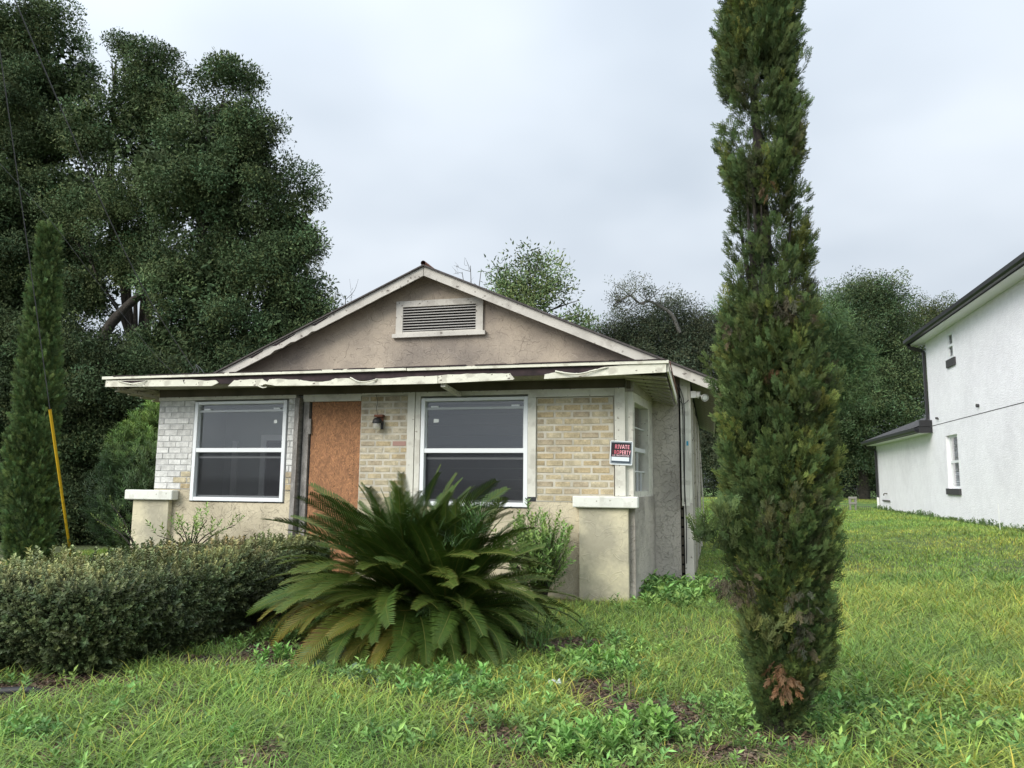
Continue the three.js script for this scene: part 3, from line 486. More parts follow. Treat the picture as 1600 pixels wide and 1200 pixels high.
  mesh('side_trim', [beam(V(-9.43, 3.17, F - 0.03), V(-9.43, 3.1, G + 0.12), 0.022, 0.13)], M.fascia, pr);
  mesh('side_header', [beam(V(-1.10, 3.06, W + 0.03), V(-0.95, 2.99, G + 0.02), 0.05, 0.17)], M.header, pr);
  mesh('bracket', [beam(onz(690, 601, F).add(V(0, -0.0, -0.06)), V(-3.62, 2.93, W + 0.04), 0.07, 0.05)], M.trim, pr);
  mesh('bracket', [beam(V(-9.25, 3.09, F - 0.1), V(-8.98, 2.98, W + 0.0), 0.06, 0.05)], M.soffit, pr);
}

// --- fittings on the bungalow
{
  const L = thing('wall_lantern', 'black jelly jar porch lantern on tan brick right of the boarded door', 'wall lamp', [-4.90, 2.52, W + 0.03]);
  mesh('mount', [rbox(-0.07, 0.07, 0.09, 0.125, -0.02, 0.07, 0.006), box(-0.05, 0.05, 0.0, 0.09, -0.02, 0.01)], M.rust, L);
  mesh('hood', [new THREE.LatheGeometry([[0.0, 0.085], [0.03, 0.083], [0.06, 0.066], [0.075, 0.035], [0.078, 0.0], [0.07, 0.0], [0.05, 0.05], [0, 0.065]].map((p) => new THREE.Vector2(...p)), 20).translate(0, -0.01, 0.09), new THREE.CylinderGeometry(0.03, 0.03, 0.08, 12).rotateX(Math.PI / 2).translate(0.03, 0.0, 0.03), rbox(0.03, 0.075, -0.10, 0.0, 0.02, 0.07, 0.01)], M.cableBlack, L);
  mesh('glass_jar', new THREE.LatheGeometry([[0.058, 0.0], [0.062, -0.03], [0.06, -0.08], [0.04, -0.1], [0, -0.105]].map((p) => new THREE.Vector2(...p)), 20).translate(-0.005, -0.008, 0.09), phys({ color: new THREE.Color(0.85, 0.84, 0.78), roughness: 0.35, transmission: 0.7, thickness: 0 }), L);
  mesh('wire', tube([V(-0.03, 0.12, 0.02), V(-0.06, 0.22, 0.01), V(-0.045, 0.33, 0.006), V(-0.08, 0.44, 0.0)], 0.004, 0.004, 5), M.barkGrey, L);
  const Fl = thing('flood_light', 'white twin floodlight under the right eave beside the corner post', 'flood light', [-0.235, 3.06, G + 0.02]);
  mesh('junction_box', rbox(-0.045, 0.045, -0.055, 0.055, -0.03, 0.03, 0.008), M.white, Fl);
  const head = (p, dir) => { const q = new THREE.Quaternion().setFromUnitVectors(V(0, 1, 0), dir.normalize()), fix = (g) => g.applyQuaternion(q).translate(p.x, p.y, p.z); mesh('lamp_head', [fix(new THREE.LatheGeometry([[0.02, -0.10], [0.028, -0.06], [0.05, -0.02], [0.062, 0.02], [0.058, 0.03]].map((a) => new THREE.Vector2(...a)), 18))], M.white, Fl); mesh('lens', fix(new THREE.SphereGeometry(0.058, 18, 8, 0, 6.2832, 0, 0.9).scale(1, 0.5, 1).translate(0, 0.0, 0)), phys({ color: new THREE.Color(0.8, 0.82, 0.82), roughness: 0.15, clearcoat: 0.6 }), Fl); };
  head(V(0.17, -0.055, 0.05), V(0.35, -0.35, 0.85)); head(V(0.07, 0.0, -0.02), V(0.9, -0.3, 0.1));
  mesh('arm', [tube([V(0.03, 0, 0.01), V(0.08, -0.01, 0.02), V(0.15, -0.04, 0.01)], 0.014, 0.014, 8)], M.white, Fl);
  // sign
  const S = thing('no_trespassing_sign', 'small black and red private property sign nailed to the porch corner board', 'sign', [-1.205, 2.06, W + 0.052]);
  const face = canvasTex(512, 560, (g, w, h) => {
    g.fillStyle = '#e6ebec'; g.fillRect(0, 0, w, h);
    g.fillStyle = '#3a4650'; g.fillRect(18, 22, w - 36, h - 44); g.strokeStyle = '#c9d3d6'; g.lineWidth = 6; g.strokeRect(34, 38, w - 68, h - 76);
    g.fillStyle = '#0c080b'; g.fillRect(30, 46, w - 72, 330);
    g.textBaseline = 'alphabetic'; g.font = 'bold 134px sans-serif';
    const word = (s, x, y, wid, cols) => { g.save(); g.translate(x, y); const k = wid / (g.measureText(s).width * 1.04); g.scale(k, 1); let u = 0; [...s].forEach((ch, i) => { g.fillStyle = cols[Math.min(i, cols.length - 1)]; g.fillText(ch, u, 0); u += g.measureText(ch).width * 1.04; }); g.restore(); };
    word('PRIVATE', 40, 186, 405, ['rgba(90,14,30,.25)', '#d8707e', '#df7a86', '#f3a8ae', '#f7b4ba', '#f3aab2', '#ee9aa6']);
    word('PROPERTY', 36, 316, 436, ['rgba(150,40,55,.45)', '#c9606e', '#d56d7b', '#f09aa4', '#f5adb5', '#f5adb5', '#f0a2ac', '#f2a8b2']);
    g.font = 'bold 44px sans-serif'; word('NO TRESPASSING', 44, 360, 400, ['#c98f9c', '#e7ccd2']);
    g.fillStyle = '#dfe6ea'; g.fillRect(42, 378, w - 116, 92);
  });
  const s = new THREE.Shape(), a = 0.158, b = 0.168, r = 0.022; s.moveTo(-a + r, -b); s.lineTo(a - r, -b); s.quadraticCurveTo(a, -b, a, -b + r); s.lineTo(a, b - r); s.quadraticCurveTo(a, b, a - r, b); s.lineTo(-a + r, b); s.quadraticCurveTo(-a, b, -a, b - r); s.lineTo(-a, -b + r); s.quadraticCurveTo(-a, -b, -a + r, -b);
  const pg = new THREE.ShapeGeometry(s), uv = pg.attributes.uv; for (let i = 0; i < uv.count; i++) uv.setXY(i, (uv.getX(i) + a) / (2 * a), (uv.getY(i) + b) / (2 * b));
  mesh('sign_plate', new THREE.ExtrudeGeometry(s, { depth: 0.004, bevelEnabled: false }).translate(0, 0, -0.005), M.white, S);
  mesh('sign_face', pg.translate(0, 0, 0.001), std({ map: face, roughness: 0.35 }), S);
  S.rotation.z = -0.05;
  // black cables down the post
  const K = mesh('post_cable', [tube([V(-0.47, 3.22, G + 0.12), V(-0.40, 3.02, G + 0.09), V(-0.385, 2.4, G + 0.08), V(-0.40, 1.6, G + 0.08), V(-0.385, 1.1, G + 0.075), V(-0.395, 0.4, G + 0.07)], 0.007, 0.007, 6), tube([V(-0.49, 3.18, G + 0.14), V(-0.42, 2.95, G + 0.085), V(-0.41, 2.2, G + 0.075), V(-0.405, 1.35, G + 0.075)], 0.006, 0.006, 6), tube([V(-0.47, 3.0, G + 0.1), V(-0.40, 2.90, G + 0.10), V(-0.31, 2.97, G + 0.07)], 0.005, 0.005, 6)], M.cableBlack);
  tag(K, 'black cables hanging down the white corner post', 'cable');
}

// ---------------------------------------------------------------- the white house
{
  const X = 7.14, Hs = thing('white_house', 'new two storey white stucco house with dark gutters at the right edge', 'house', [0, 0, 0]);
  const zc = -27.9, zr = -36.4, zn = -13.5;
  const wallG = (y0, y1, za, zb, holes) => { // wall in the x = X plane with openings, real reveals
    const s = new THREE.Shape([[za, y0], [zb, y0], [zb, y1], [za, y1]].map((p) => new THREE.Vector2(...p)));
    for (const [a, b, c, d] of holes) s.holes.push(new THREE.Path([[a, c], [a, d], [b, d], [b, c]].map((p) => new THREE.Vector2(...p))));
    return metric(new THREE.ExtrudeGeometry(s, { depth: 0.2, bevelEnabled: false }).rotateY(-Math.PI / 2).translate(X + 0.2, 0, 0));
  };
  mesh('wall', [wallG(0.2, 3.60, zc, zn, [[-26.30, -25.16, 1.56, 3.18]]), wallG(3.601, 6.84, zc, zn, [[-25.48, -24.92, 5.46, 6.25]]), box(X + 0.001, 17, 0.2, 6.84, zc, zc + 0.2), box(X + 0.2, 17, 0.2, 6.84, zn - 0.2, zn)], M.whiteStucco, Hs);
  mesh('rear_wall', [box(X + 0.006, X + 0.2, 0.2, 3.52, zr, zc - 0.001), box(X + 0.006, 16, 0.2, 3.52, zr - 0.2, zr)], M.whiteStucco, Hs);
  mesh('control_joint', box(X - 0.004, X, 3.585, 3.605, zc, zn), M.darkSill, Hs);
  mesh('room_back', [box(X + 1.6, X + 1.7, 0.3, 6.8, zc + 0.2, zn), box(X + 0.2, X + 1.6, 3.5, 3.7, zc + 0.2, zn)], M.interior, Hs);
  function win(z0, z1, y0, y1, label, deep = 0.09) {
    const w = group('window', Hs); w.userData.label = label; const x = X + deep, f = 0.07, my = (y0 + y1) / 2;
    mesh('frame', [box(x, x + 0.06, y0, y1, z0, z0 + f), box(x, x + 0.06, y0, y1, z1 - f, z1), box(x, x + 0.058, y1 - f, y1, z0 + f, z1 - f), box(x, x + 0.058, y0, y0 + f, z0 + f, z1 - f), box(x - 0.01, x + 0.05, my - 0.035, my + 0.035, z0 + f, z1 - f)], M.vinyl, w);
    mesh('pane', box(x + 0.02, x + 0.024, y0 + f, my - 0.035, z0 + f, z1 - f), M.glass, w); mesh('pane', box(x + 0.02, x + 0.024, my + 0.035, y1 - f, z0 + f, z1 - f), M.glass, w);
    for (let y = y0 + 0.1; y < y1 - 0.08; y += 0.055) { const s = mesh('blind_slat', box(-0.018, 0.018, -0.0015, 0.0015, z0 + f, z1 - f), M.blind, w); s.position.set(x + 0.085, y, 0); s.rotation.z = 0.5; }
  }
  win(-26.30, -25.16, 1.56, 3.18, 'tall lower window with white blinds'); win(-25.48, -24.92, 5.46, 6.25, 'small upper window', -0.012);
  mesh('window_sill', box(X - 0.06, X + 0.08, 1.37, 1.555, -26.40, -25.08), M.darkSill, Hs);
  mesh('window_sill', box(X - 0.05, X + 0.08, 5.22, 5.455, -25.62, -24.80), M.darkSill, Hs);
  // roofs
  const gutter = (y, za, zb, x) => { const p = [[0, 0], [-0.10, 0], [-0.14, 0.05], [-0.15, 0.15], [-0.13, 0.15], [-0.12, 0.06], [-0.09, 0.02], [0, 0.02]]; return new THREE.ExtrudeGeometry(new THREE.Shape(p.map((q) => new THREE.Vector2(...q))), { depth: Math.abs(zb - za), bevelEnabled: false }).translate(x, y, Math.min(za, zb)); };
  const up = group('upper_roof', Hs), ex = X - 0.42;
  mesh('soffit', box(ex + 0.02, X + 0.3, 6.425, 6.445, zc - 0.42, zn + 0.4), M.white, up);
  mesh('fascia', [box(ex - 0.0, ex + 0.025, 6.43, 6.64, zc - 0.45, zn + 0.4), box(ex + 0.026, 17, 6.43, 6.64, zc - 0.45, zc - 0.425)], M.darkMetal, up);
  mesh('gutter', [gutter(6.45, zc - 0.5, zn + 0.4, ex - 0.003), gutter(6.45, 0, 10, 0).rotateY(-Math.PI / 2).translate(17, 0, zc - 0.453)], M.darkMetal, up);
  const hip = (name, x0, y0, za, zb, dx, dy, par) => { const P = [], tri = (...v) => v.forEach((q) => P.push(...q)); const a = [x0, y0, za], b = [x0, y0, zb], c = [x0 + dx, y0 + dy, zb + 0], d = [x0 + dx, y0 + dy, za + dx], e = [x0 + 2 * dx, y0, za]; tri(a, b, c); tri(a, c, d); tri(a, d, e); const g = new THREE.BufferGeometry(); g.setAttribute('position', new THREE.Float32BufferAttribute(P, 3)); g.computeVertexNormals(); mesh(name, metric(g), M.shingleDark, par); };
  M.shingleDark = std({ map: rep(tex(256, 256, (u, v) => { const row = (v * 8) % 1, n = tfbm(u, v, 16, 3, 3), k = (0.20 + n * 0.14) * (row < 0.08 ? 0.7 : 1); return [k, k * 0.98, k * 1.0]; }), 1.1), roughness: 0.95 });
  hip('shingles', ex - 0.05, 6.65, zc - 0.5, zn + 0.4, 5.2, 2.2, up);
  const lo = group('rear_roof', Hs);
  mesh('soffit', box(ex + 0.02, X + 0.05, 3.365, 3.385, zr - 0.42, zc - 0.002), M.white, lo);
  mesh('fascia', [box(ex, ex + 0.025, 3.37, 3.56, zr - 0.45, zc + 0.25), box(ex + 0.026, 16, 3.37, 3.56, zr - 0.45, zr - 0.425), box(ex + 0.026, X - 0.005, 3.37, 3.56, zc + 0.225, zc + 0.25)], M.darkMetal, lo);
  mesh('gutter', gutter(3.39, zr - 0.5, zc + 0.25, ex - 0.003), M.darkMetal, lo);
  hip('shingles', ex - 0.05, 3.57, zr - 0.5, zc - 0.01, 4.4, 1.9, lo);
  mesh('flashing', box(ex + 0.05, X - 0.004, 3.58, 3.79, zc + 0.1, zc + 0.24), M.darkMetal, lo);
  const spout = (pts) => { const g = []; for (let i = 0; i < pts.length - 1; i++) g.push(beam(pts[i], pts[i + 1], 0.10, 0.08, V(1, 0, 0.01))); return g; };
  mesh('downspout', spout([V(ex - 0.05, 6.46, zc - 0.35), V(ex + 0.02, 6.32, zc - 0.3), V(X - 0.06, 6.15, zc - 0.06), V(X - 0.06, 3.85, zc - 0.06), V(X - 0.16, 3.7, zc + 0.02)]), M.darkMetal, Hs);
  mesh('downspout', spout([V(ex - 0.05, 3.40, zr - 0.3), V(ex + 0.02, 3.28, zr - 0.25), V(X - 0.06, 3.15, zr - 0.07), V(X - 0.06, 1.05, zr - 0.07)]), M.darkMetal, Hs);
  mesh('pipe', [tube([V(X - 0.06, 1.1, zr - 0.04), V(X - 0.06, 0.8, zr - 0.02), V(X - 0.05, 0.45, zr + 0.02)], 0.05, 0.05, 8)], M.white, Hs);
  mesh('hose_bib', [tube([V(X, 1.28, -34.9), V(X - 0.12, 1.28, -34.9), V(X - 0.14, 1.2, -34.9)], 0.025, 0.025, 6), rbox(X - 0.04, X, 0.95, 1.02, -35.7, -34.4, 0.01)], M.barkGrey, Hs);
  for (const [y, z, s] of [[3.82, -23.1, 0.05], [3.80, -27.0, 0.035], [3.77, -26.9, 0.02]]) mesh('vent_stub', new THREE.CylinderGeometry(s, s, 0.07, 10).rotateZ(Math.PI / 2).translate(X - 0.034, y, z), M.darkSill, Hs);
}

// ---------------------------------------------------------------- trees behind
const depthOf = (p) => { const d = p.clone().sub(camera.position).applyQuaternion(camera.quaternion.clone().invert()); return -d.z; };
function crownItems(r, list, D, per, spread, base, sz, opt = {}) { // list of [px, py, r px]; clumps of leaves through every lobe's volume
  const out = [];
  for (const [px, py, rp, dz = 0] of list) {
    const c = at(px, py, D + dz), R = (rp / FOCAL) * D, n = Math.round(per * (rp / 50) ** 2);
    const m = opt.sub ?? 14, cl = Math.max(1, Math.round(n / m)), cr = opt.cr ?? 0.5;
    for (let i = 0; i < cl; i++) { // sub-clumps sit on twig ends: flat-bottomed tufts with gaps between
      const d = sph(r), rad = R * (0.3 + 0.78 * Math.pow(r(), 0.55)) * (0.8 + 0.45 * noise3(d.x * 1.8 + px, d.y * 1.8 + py, d.z * 1.8)), cc = c.clone().add(V(d.x, d.y * 0.92, d.z * spread).multiplyScalar(rad));
      if (noise3(cc.x * (opt.hf ?? 0.8) + 9, cc.y * (opt.hf ?? 0.8), cc.z * 0.8) < (opt.hole ?? 0.3)) continue;
      const kk = 0.6 + 0.8 * r(), s1 = cr * (0.6 + r() * 0.7);
      for (let j = 0; j < m; j++) {
        const e = sph(r), u = Math.cbrt(r()), p = cc.clone().add(V(e.x * 1.15, e.y * 0.62, e.z * 1.15).multiplyScalar(s1 * u)).addScaledVector(d, r() < 0.06 ? r() * 0.4 : 0);
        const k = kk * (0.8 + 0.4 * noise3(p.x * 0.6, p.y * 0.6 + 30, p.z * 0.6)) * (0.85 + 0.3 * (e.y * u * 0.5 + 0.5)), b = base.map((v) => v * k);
        out.push({ p, q: qFrom(sph(r).add(V(0, 0.9, 0)), r() * 6.28), s: sz * (0.6 + r() * 0.5), c: tint(r, b, 0.18, 0.25) });
      }
    }
  }
  return out;
}
function limbs(r, root, list, D, r0, n, opt = {}) { // trunk up from root, then limbs reaching the lobes
  const g = [], top = V(root.x + (opt.lx ?? 0), root.y + (opt.th ?? 4), root.z), mid = root.clone().lerp(top, 0.5).add(V((r() - 0.5) * 0.5, 0, 0));
  g.push(tube([root.clone().setY(root.y - 0.3), mid, top], r0, r0 * 0.72, 9, 0.5));
  for (const [px, py, rp, dz = 0] of list) {
    const c = at(px, py, D + dz); if (c.y < top.y - 1 || r() > n) continue;
    const m = top.clone().lerp(c, 0.5).add(V((r() - 0.5) * 1.2, 0.4 + r() * 0.6, (r() - 0.5) * 1.2)), e = c.clone().add(sph(r).multiplyScalar((rp / FOCAL) * D * 0.4));
    g.push(tube([top.clone().add(V(0, -0.3 - r(), 0)), top.clone().lerp(m, 0.5).add(V((r() - 0.5) * 0.4, 0.2, 0)), m, e], r0 * (0.32 + r() * 0.2), 0.02, 7, 0.4));
    for (let k = 0; k < 4; k++) { const d = sph(r).multiplyScalar((rp / FOCAL) * D * 0.9); d.y = Math.abs(d.y) * 0.7; g.push(tube([m.clone().lerp(e, 0.3 + r() * 0.6), c.clone().add(d.clone().multiplyScalar(0.5)), c.clone().add(d)], 0.035, 0.008, 5)); }
  }
  return g;
}
const rv = mulberry(2024);
const OAKBALL = leafBall(rv, 64, 0.36, 0.105, 0.046), HEART = leafBall(rv, 80, 0.7, 0.2, 0.11);
const FINEBALL = leafBall(rv, 40, 0.5, 0.10, 0.034), FARBALL = leafBall(rv, 56, 0.75, 0.17, 0.08, 0.1), SPARSE = leafBall(rv, 20, 0.42, 0.13, 0.06);
const PINEBALL = leafBall(rv, 60, 0.62, 0.36, 0.035, -0.2);
function tree(name, label, cat, root, list, D, o) {
  const t = thing(name, label, cat, [root.x, root.y, root.z], o.group), off = root.clone().negate();
  const g = limbs(rv, root, list, D, o.r0 ?? 0.3, o.n ?? 0.8, o); const tr = mesh('trunk', g.map((x) => x.translate(off.x, off.y, off.z)), o.bark ?? M.bark, t);
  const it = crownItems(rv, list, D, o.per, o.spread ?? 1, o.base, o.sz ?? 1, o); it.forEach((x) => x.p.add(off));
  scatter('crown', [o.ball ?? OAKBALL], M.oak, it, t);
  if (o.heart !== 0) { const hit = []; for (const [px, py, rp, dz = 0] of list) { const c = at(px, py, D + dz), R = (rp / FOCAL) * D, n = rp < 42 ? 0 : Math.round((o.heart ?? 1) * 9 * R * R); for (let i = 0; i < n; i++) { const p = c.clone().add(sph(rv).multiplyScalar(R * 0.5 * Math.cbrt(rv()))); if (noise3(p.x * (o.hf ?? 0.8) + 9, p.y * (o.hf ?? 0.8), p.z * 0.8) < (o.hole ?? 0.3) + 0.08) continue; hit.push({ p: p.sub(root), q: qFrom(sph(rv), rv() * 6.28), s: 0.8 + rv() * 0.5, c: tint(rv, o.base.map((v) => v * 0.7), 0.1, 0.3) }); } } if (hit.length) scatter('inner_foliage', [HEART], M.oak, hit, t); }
  return t;
}
const onG = (px, D, dx = 0) => { const p = at(px, 757, D); p.x += dx; p.y = hGround(p.x, p.z); return p; };
const OAK = [0.060, 0.078, 0.030];
tree('oak_tree', 'dark oak at the far left edge, its crown cut off by the frame', 'tree', onG(20, 27), [[30, 70, 52], [75, 60, 45], [95, 130, 52], [20, 160, 80], [85, 215, 58], [15, 270, 70], [80, 320, 62], [25, 390, 85], [105, 410, 55], [40, 490, 80], [-60, 150, 90], [-60, 330, 110], [-70, 470, 100]], 27, { per: 250, base: [0.094, 0.134, 0.060], r0: 0.36, th: 5, n: 0.3, sz: 1.1, hole: 0.28 });
tree('oak_tree', 'middle dark oak with two leaning trunks, behind the left cypress', 'tree', onG(205, 25), [[205, 75, 28], [180, 95, 26], [238, 95, 30], [215, 140, 45], [160, 195, 48], [250, 175, 42], [205, 230, 60], [150, 280, 58], [245, 290, 66], [180, 350, 66], [120, 370, 50], [260, 380, 55], [215, 415, 45], [130, 450, 42]], 25, { per: 250, base: [0.098, 0.138, 0.060], r0: 0.30, th: 5.2, n: 0.4, hole: 0.34 });
tree('oak_tree', 'largest dark oak spreading towards the bungalow roof', 'tree', onG(310, 22), [[315, 125, 24], [352, 130, 30], [345, 165, 40], [300, 180, 36], [380, 190, 36], [330, 235, 62], [395, 215, 32], [280, 290, 62], [365, 290, 66], [415, 265, 34], [450, 280, 26], [478, 305, 17], [432, 320, 42], [468, 395, 28], [320, 360, 66], [400, 380, 58], [440, 345, 36], [350, 440, 68], [430, 440, 52], [478, 480, 34], [270, 455, 44], [390, 510, 66], [450, 520, 46], [310, 525, 60], [245, 560, 46], [340, 590, 60], [490, 500, 22], [420, 575, 50]], 22, { per: 250, base: [0.092, 0.134, 0.058], r0: 0.34, th: 4.2, lx: 0.6, n: 0.4, hole: 0.34 });
{ // leaning limb that shows dark against the gaps
  const L = mesh('oak_limb', tube([at(285, 560, 23), at(300, 500, 23), at(345, 462, 22.5), at(400, 430, 22), at(450, 400, 21.6)], 0.26, 0.07, 9, 0.4), M.bark, scene.children.find((c) => c.name === 'oak_tree_001'));
  const o = scene.children.find((c) => c.name === 'oak_tree_001').position; L.geometry.translate(-o.x, -o.y, -o.z); L.name = 'limb';
  const L2 = mesh('limb', tube([at(150, 600, 24), at(165, 520, 24), at(215, 465, 24), at(250, 445, 24)], 0.24, 0.08, 9, 0.4), M.bark, L.parent); L2.geometry.translate(-o.x, -o.y, -o.z);
}
const shrubMat = [0.055, 0.08, 0.034];
tree('understory_shrub', 'dark evergreen thicket below the far left oak', 'bush', onG(20, 20), [[10, 600, 70], [70, 570, 60], [20, 700, 90], [110, 640, 62], [80, 760, 80], [-60, 620, 90], [-50, 760, 100], [10, 830, 60]], 20, { per: 230, base: shrubMat, r0: 0.1, th: 1, sz: 0.9, hole: 0.2, group: null });
tree('understory_shrub', 'dark evergreen thicket between podocarpus and the bungalow corner', 'bush', onG(200, 19), [[170, 590, 60], [230, 620, 60], [140, 680, 70], [220, 700, 60], [180, 770, 70], [280, 620, 50], [130, 810, 60], [235, 790, 50]], 19, { per: 230, base: shrubMat, r0: 0.1, th: 1, sz: 0.9, hole: 0.18 });
tree('understory_shrub', 'dense shade-dark foliage low behind the bungalow roof at left', 'bush', onG(330, 26), [[60, 560, 70], [140, 560, 70], [210, 600, 80], [300, 600, 80], [400, 590, 70], [470, 560, 50]], 26, { per: 170, base: shrubMat, r0: 0.1, th: 1, sz: 1.1, hole: 0.34 });
// twiggy bare branches right of the big oak
function bare(name, label, root, tips, r0, par) {
  const t = thing(name, label, 'tree', [root.x, root.y, root.z]), g = [];
  for (const tip of tips) { const m = root.clone().lerp(tip, 0.6).add(sph(rv).multiplyScalar(0.35)); g.push(tube([root.clone(), m, tip], r0, 0.012, 6)); for (let k = 0; k < 7; k++) { const s = m.clone().lerp(tip, rv()), e = s.clone().add(sph(rv).multiplyScalar(0.7)).add(V(0, 0.35, 0)); g.push(tube([s, s.clone().lerp(e, 0.5).add(sph(rv).multiplyScalar(0.1)), e], 0.012, 0.004, 4)); for (let j = 0; j < 2; j++) { const f = s.clone().lerp(e, 0.4 + rv() * 0.5); g.push(tube([f, f.clone().add(sph(rv).multiplyScalar(0.12)), f.clone().add(sph(rv).multiplyScalar(0.3)).add(V(0, 0.1, 0))], 0.006, 0.003, 4)); } } }
  mesh('branches', g.map((x) => x.translate(-root.x, -root.y, -root.z)), M.barkGrey, t); return t;
}
bare('bare_treetop', 'bare grey twigs above the left slope of the roof', onG(520, 27), [at(505, 470, 27), at(525, 455, 27), at(540, 462, 27), at(548, 480, 27)], 0.10);
bare('bare_treetop', 'thin bare twigs just right of the roof peak', onG(745, 31), [at(722, 425, 31), at(735, 415, 31), at(752, 420, 31)], 0.10);
tree('light_green_tree', 'sparse light green tree rising behind the right roof slope', 'tree', onG(820, 31), [[775, 430, 26], [835, 418, 24], [815, 445, 34], [860, 450, 30], [885, 475, 24], [790, 465, 34], [845, 480, 38], [880, 500, 30], [905, 495, 12], [750, 450, 16], [815, 510, 50], [870, 530, 40]], 31, { heart: 0, per: 260, base: [0.19, 0.25, 0.11], r0: 0.2, th: 6, n: 1, ball: SPARSE, sz: 1.25, hole: 0.4, hf: 0.9, sub: 9, cr: 0.6, bark: M.barkGrey });
{
  const tw = tree('live_oak', 'grey green live oak with a twisted bare limb, beyond the right roof edge', 'tree', onG(1040, 35), [[975, 520, 30], [1015, 510, 28], [1050, 500, 26], [1080, 505, 28], [1110, 515, 30], [990, 555, 44], [1045, 545, 46], [1100, 560, 50], [1140, 545, 44], [1020, 600, 50], [1090, 620, 60], [1150, 620, 60], [950, 540, 26], [930, 528, 16], [1110, 690, 60]], 35, { per: 520, base: [0.082, 0.10, 0.06], r0: 0.3, th: 5, n: 0.4, ball: FINEBALL, sz: 1.15, hole: 0.14 });
  const o = tw.position, g = []; const path = [[1062, 520], [1050, 492], [1030, 478], [1012, 470], [1000, 474], [985, 462], [968, 470], [958, 478]].map(([x, y]) => at(x, y, 34)); g.push(tube(path, 0.10, 0.02, 7, 0.4));
  for (let i = 0; i < 46; i++) { const a = path[2 + (rv() * 6 | 0)], e = a.clone().add(V((rv() - 0.5) * 1.6, rv() * 1.4 - 0.45, (rv() - 0.5))); g.push(tube([a, a.clone().lerp(e, 0.5).add(sph(rv).multiplyScalar(0.15)), e], 0.022, 0.006, 5)); }
  mesh('limb', g.map((x) => x.translate(-o.x, -o.y, -o.z)), M.barkGrey, tw);
  const it = crownItems(rv, [[962, 470, 13], [985, 460, 15], [1010, 458, 13], [975, 488, 12], [1030, 478, 12], [998, 450, 8]], 34, 330, 1, [0.085, 0.098, 0.06], 0.7, { hole: 0.3 }); it.forEach((x) => x.p.sub(o)); scatter('sparse_leaves', [SPARSE], M.oak, it, tw);
}
tree('pine_tree', 'soft blue green pine just right of the tall cypress', 'tree', onG(1300, 44), [[1275, 500, 36], [1300, 530, 36], [1320, 565, 26], [1285, 565, 40], [1265, 540, 40], [1300, 600, 40], [1165, 520, 40], [1140, 490, 22]], 44, { heart: 0.6, per: 170, base: [0.085, 0.135, 0.055], r0: 0.22, th: 7, cr: 0.9, sub: 8, ball: PINEBALL, sz: 1.15, hole: 0.2 });
tree('broadleaf_tree', 'tall dark tree with a rounded top left of the white house', 'tree', onG(1350, 54), [[1350, 452, 20], [1372, 448, 20], [1330, 470, 24], [1362, 475, 30], [1390, 470, 22], [1340, 505, 36], [1380, 510, 36], [1310, 530, 30], [1350, 560, 50], [1310, 600, 50], [1390, 570, 40], [1340, 640, 56], [1390, 640, 46], [1310, 690, 46], [1370, 710, 44], [1400, 600, 40]], 54, { per: 380, base: [0.085, 0.12, 0.055], r0: 0.4, th: 6, n: 0.3, cr: 1.3, sub: 12, ball: FARBALL, sz: 1.0, hole: 0.16 });
tree('broadleaf_tree', 'olive topped tree showing over the white house gutter', 'tree', onG(1425, 58), [[1420, 490, 18], [1440, 482, 18], [1410, 520, 26], [1445, 520, 30], [1430, 560, 34], [1420, 610, 40], [1440, 660, 40], [1460, 500, 20], [1470, 470, 10], [1425, 700, 36]], 58, { per: 340, base: [0.078, 0.095, 0.04], r0: 0.3, th: 7, n: 0.4, cr: 1.3, sub: 12, ball: FARBALL, sz: 0.95, hole: 0.28 });
tree('understory_shrub', 'dark hedge of far trees low behind the lawn at right', 'bush', onG(1350, 62), [[1100, 700, 60], [1180, 700, 60], [1250, 700, 60], [1310, 720, 44], [1360, 735, 36], [1410, 735, 36], [1130, 745, 40], [1290, 750, 30], [1340, 756, 24], [1385, 756, 24], [1440, 740, 40], [1220, 750, 40]], 62, { per: 300, base: [0.034, 0.046, 0.022], r0: 0.12, th: 1.5, cr: 1.3, sub: 12, ball: FARBALL, sz: 1.0, hole: 0.1 });

// ---------------------------------------------------------------- columnar cypresses
function cypressSpray(r) { // feathery flattened frond
  const k = Leaves(), L = 0.13;
  k.blade([V(0, 0, 0), V(0.004, L * 0.5, 0), V(0, L, 0.01)], 0.005, [0.8, 0.7, 0.55], [1, 1, 1]);
  for (let i = 0; i < 13; i++) {
    const t = 0.08 + 0.88 * i / 13, s = i % 2 ? 1 : -1, a = 0.5 + r() * 0.35, b = V(s * Math.sin(a), Math.cos(a), (r() - 0.5) * 0.9).normalize(), o = V(0, L * t, 0), len = (0.055 - 0.025 * t) * (0.8 + r() * 0.4), c = 0.75 + t * 0.35 + r() * 0.2;
    k.leaf(o, b, V((r() - 0.5), 0.2, 1).normalize(), len, 0.010, [c, c, c], 0.15);
    for (let j = 0; j < 3; j++) { const q = o.clone().addScaledVector(b, len * (0.25 + 0.25 * j)), d2 = b.clone().add(V((j % 2 ? 1 : -1) * 0.7, 0.45, (r() - 0.5) * 0.9)).normalize(); k.leaf(q, d2, V(0, 0.1, 1), len * 0.55, 0.008, [c * 1.08, c * 1.06, c], 0.15); }
  }
  return k.build();
}
const SPRAY = cypressSpray(mulberry(6));
const camRight = V(Math.cos(YAW), 0, -Math.sin(YAW)), camFwd = V(-Math.sin(YAW), 0, -Math.cos(YAW));
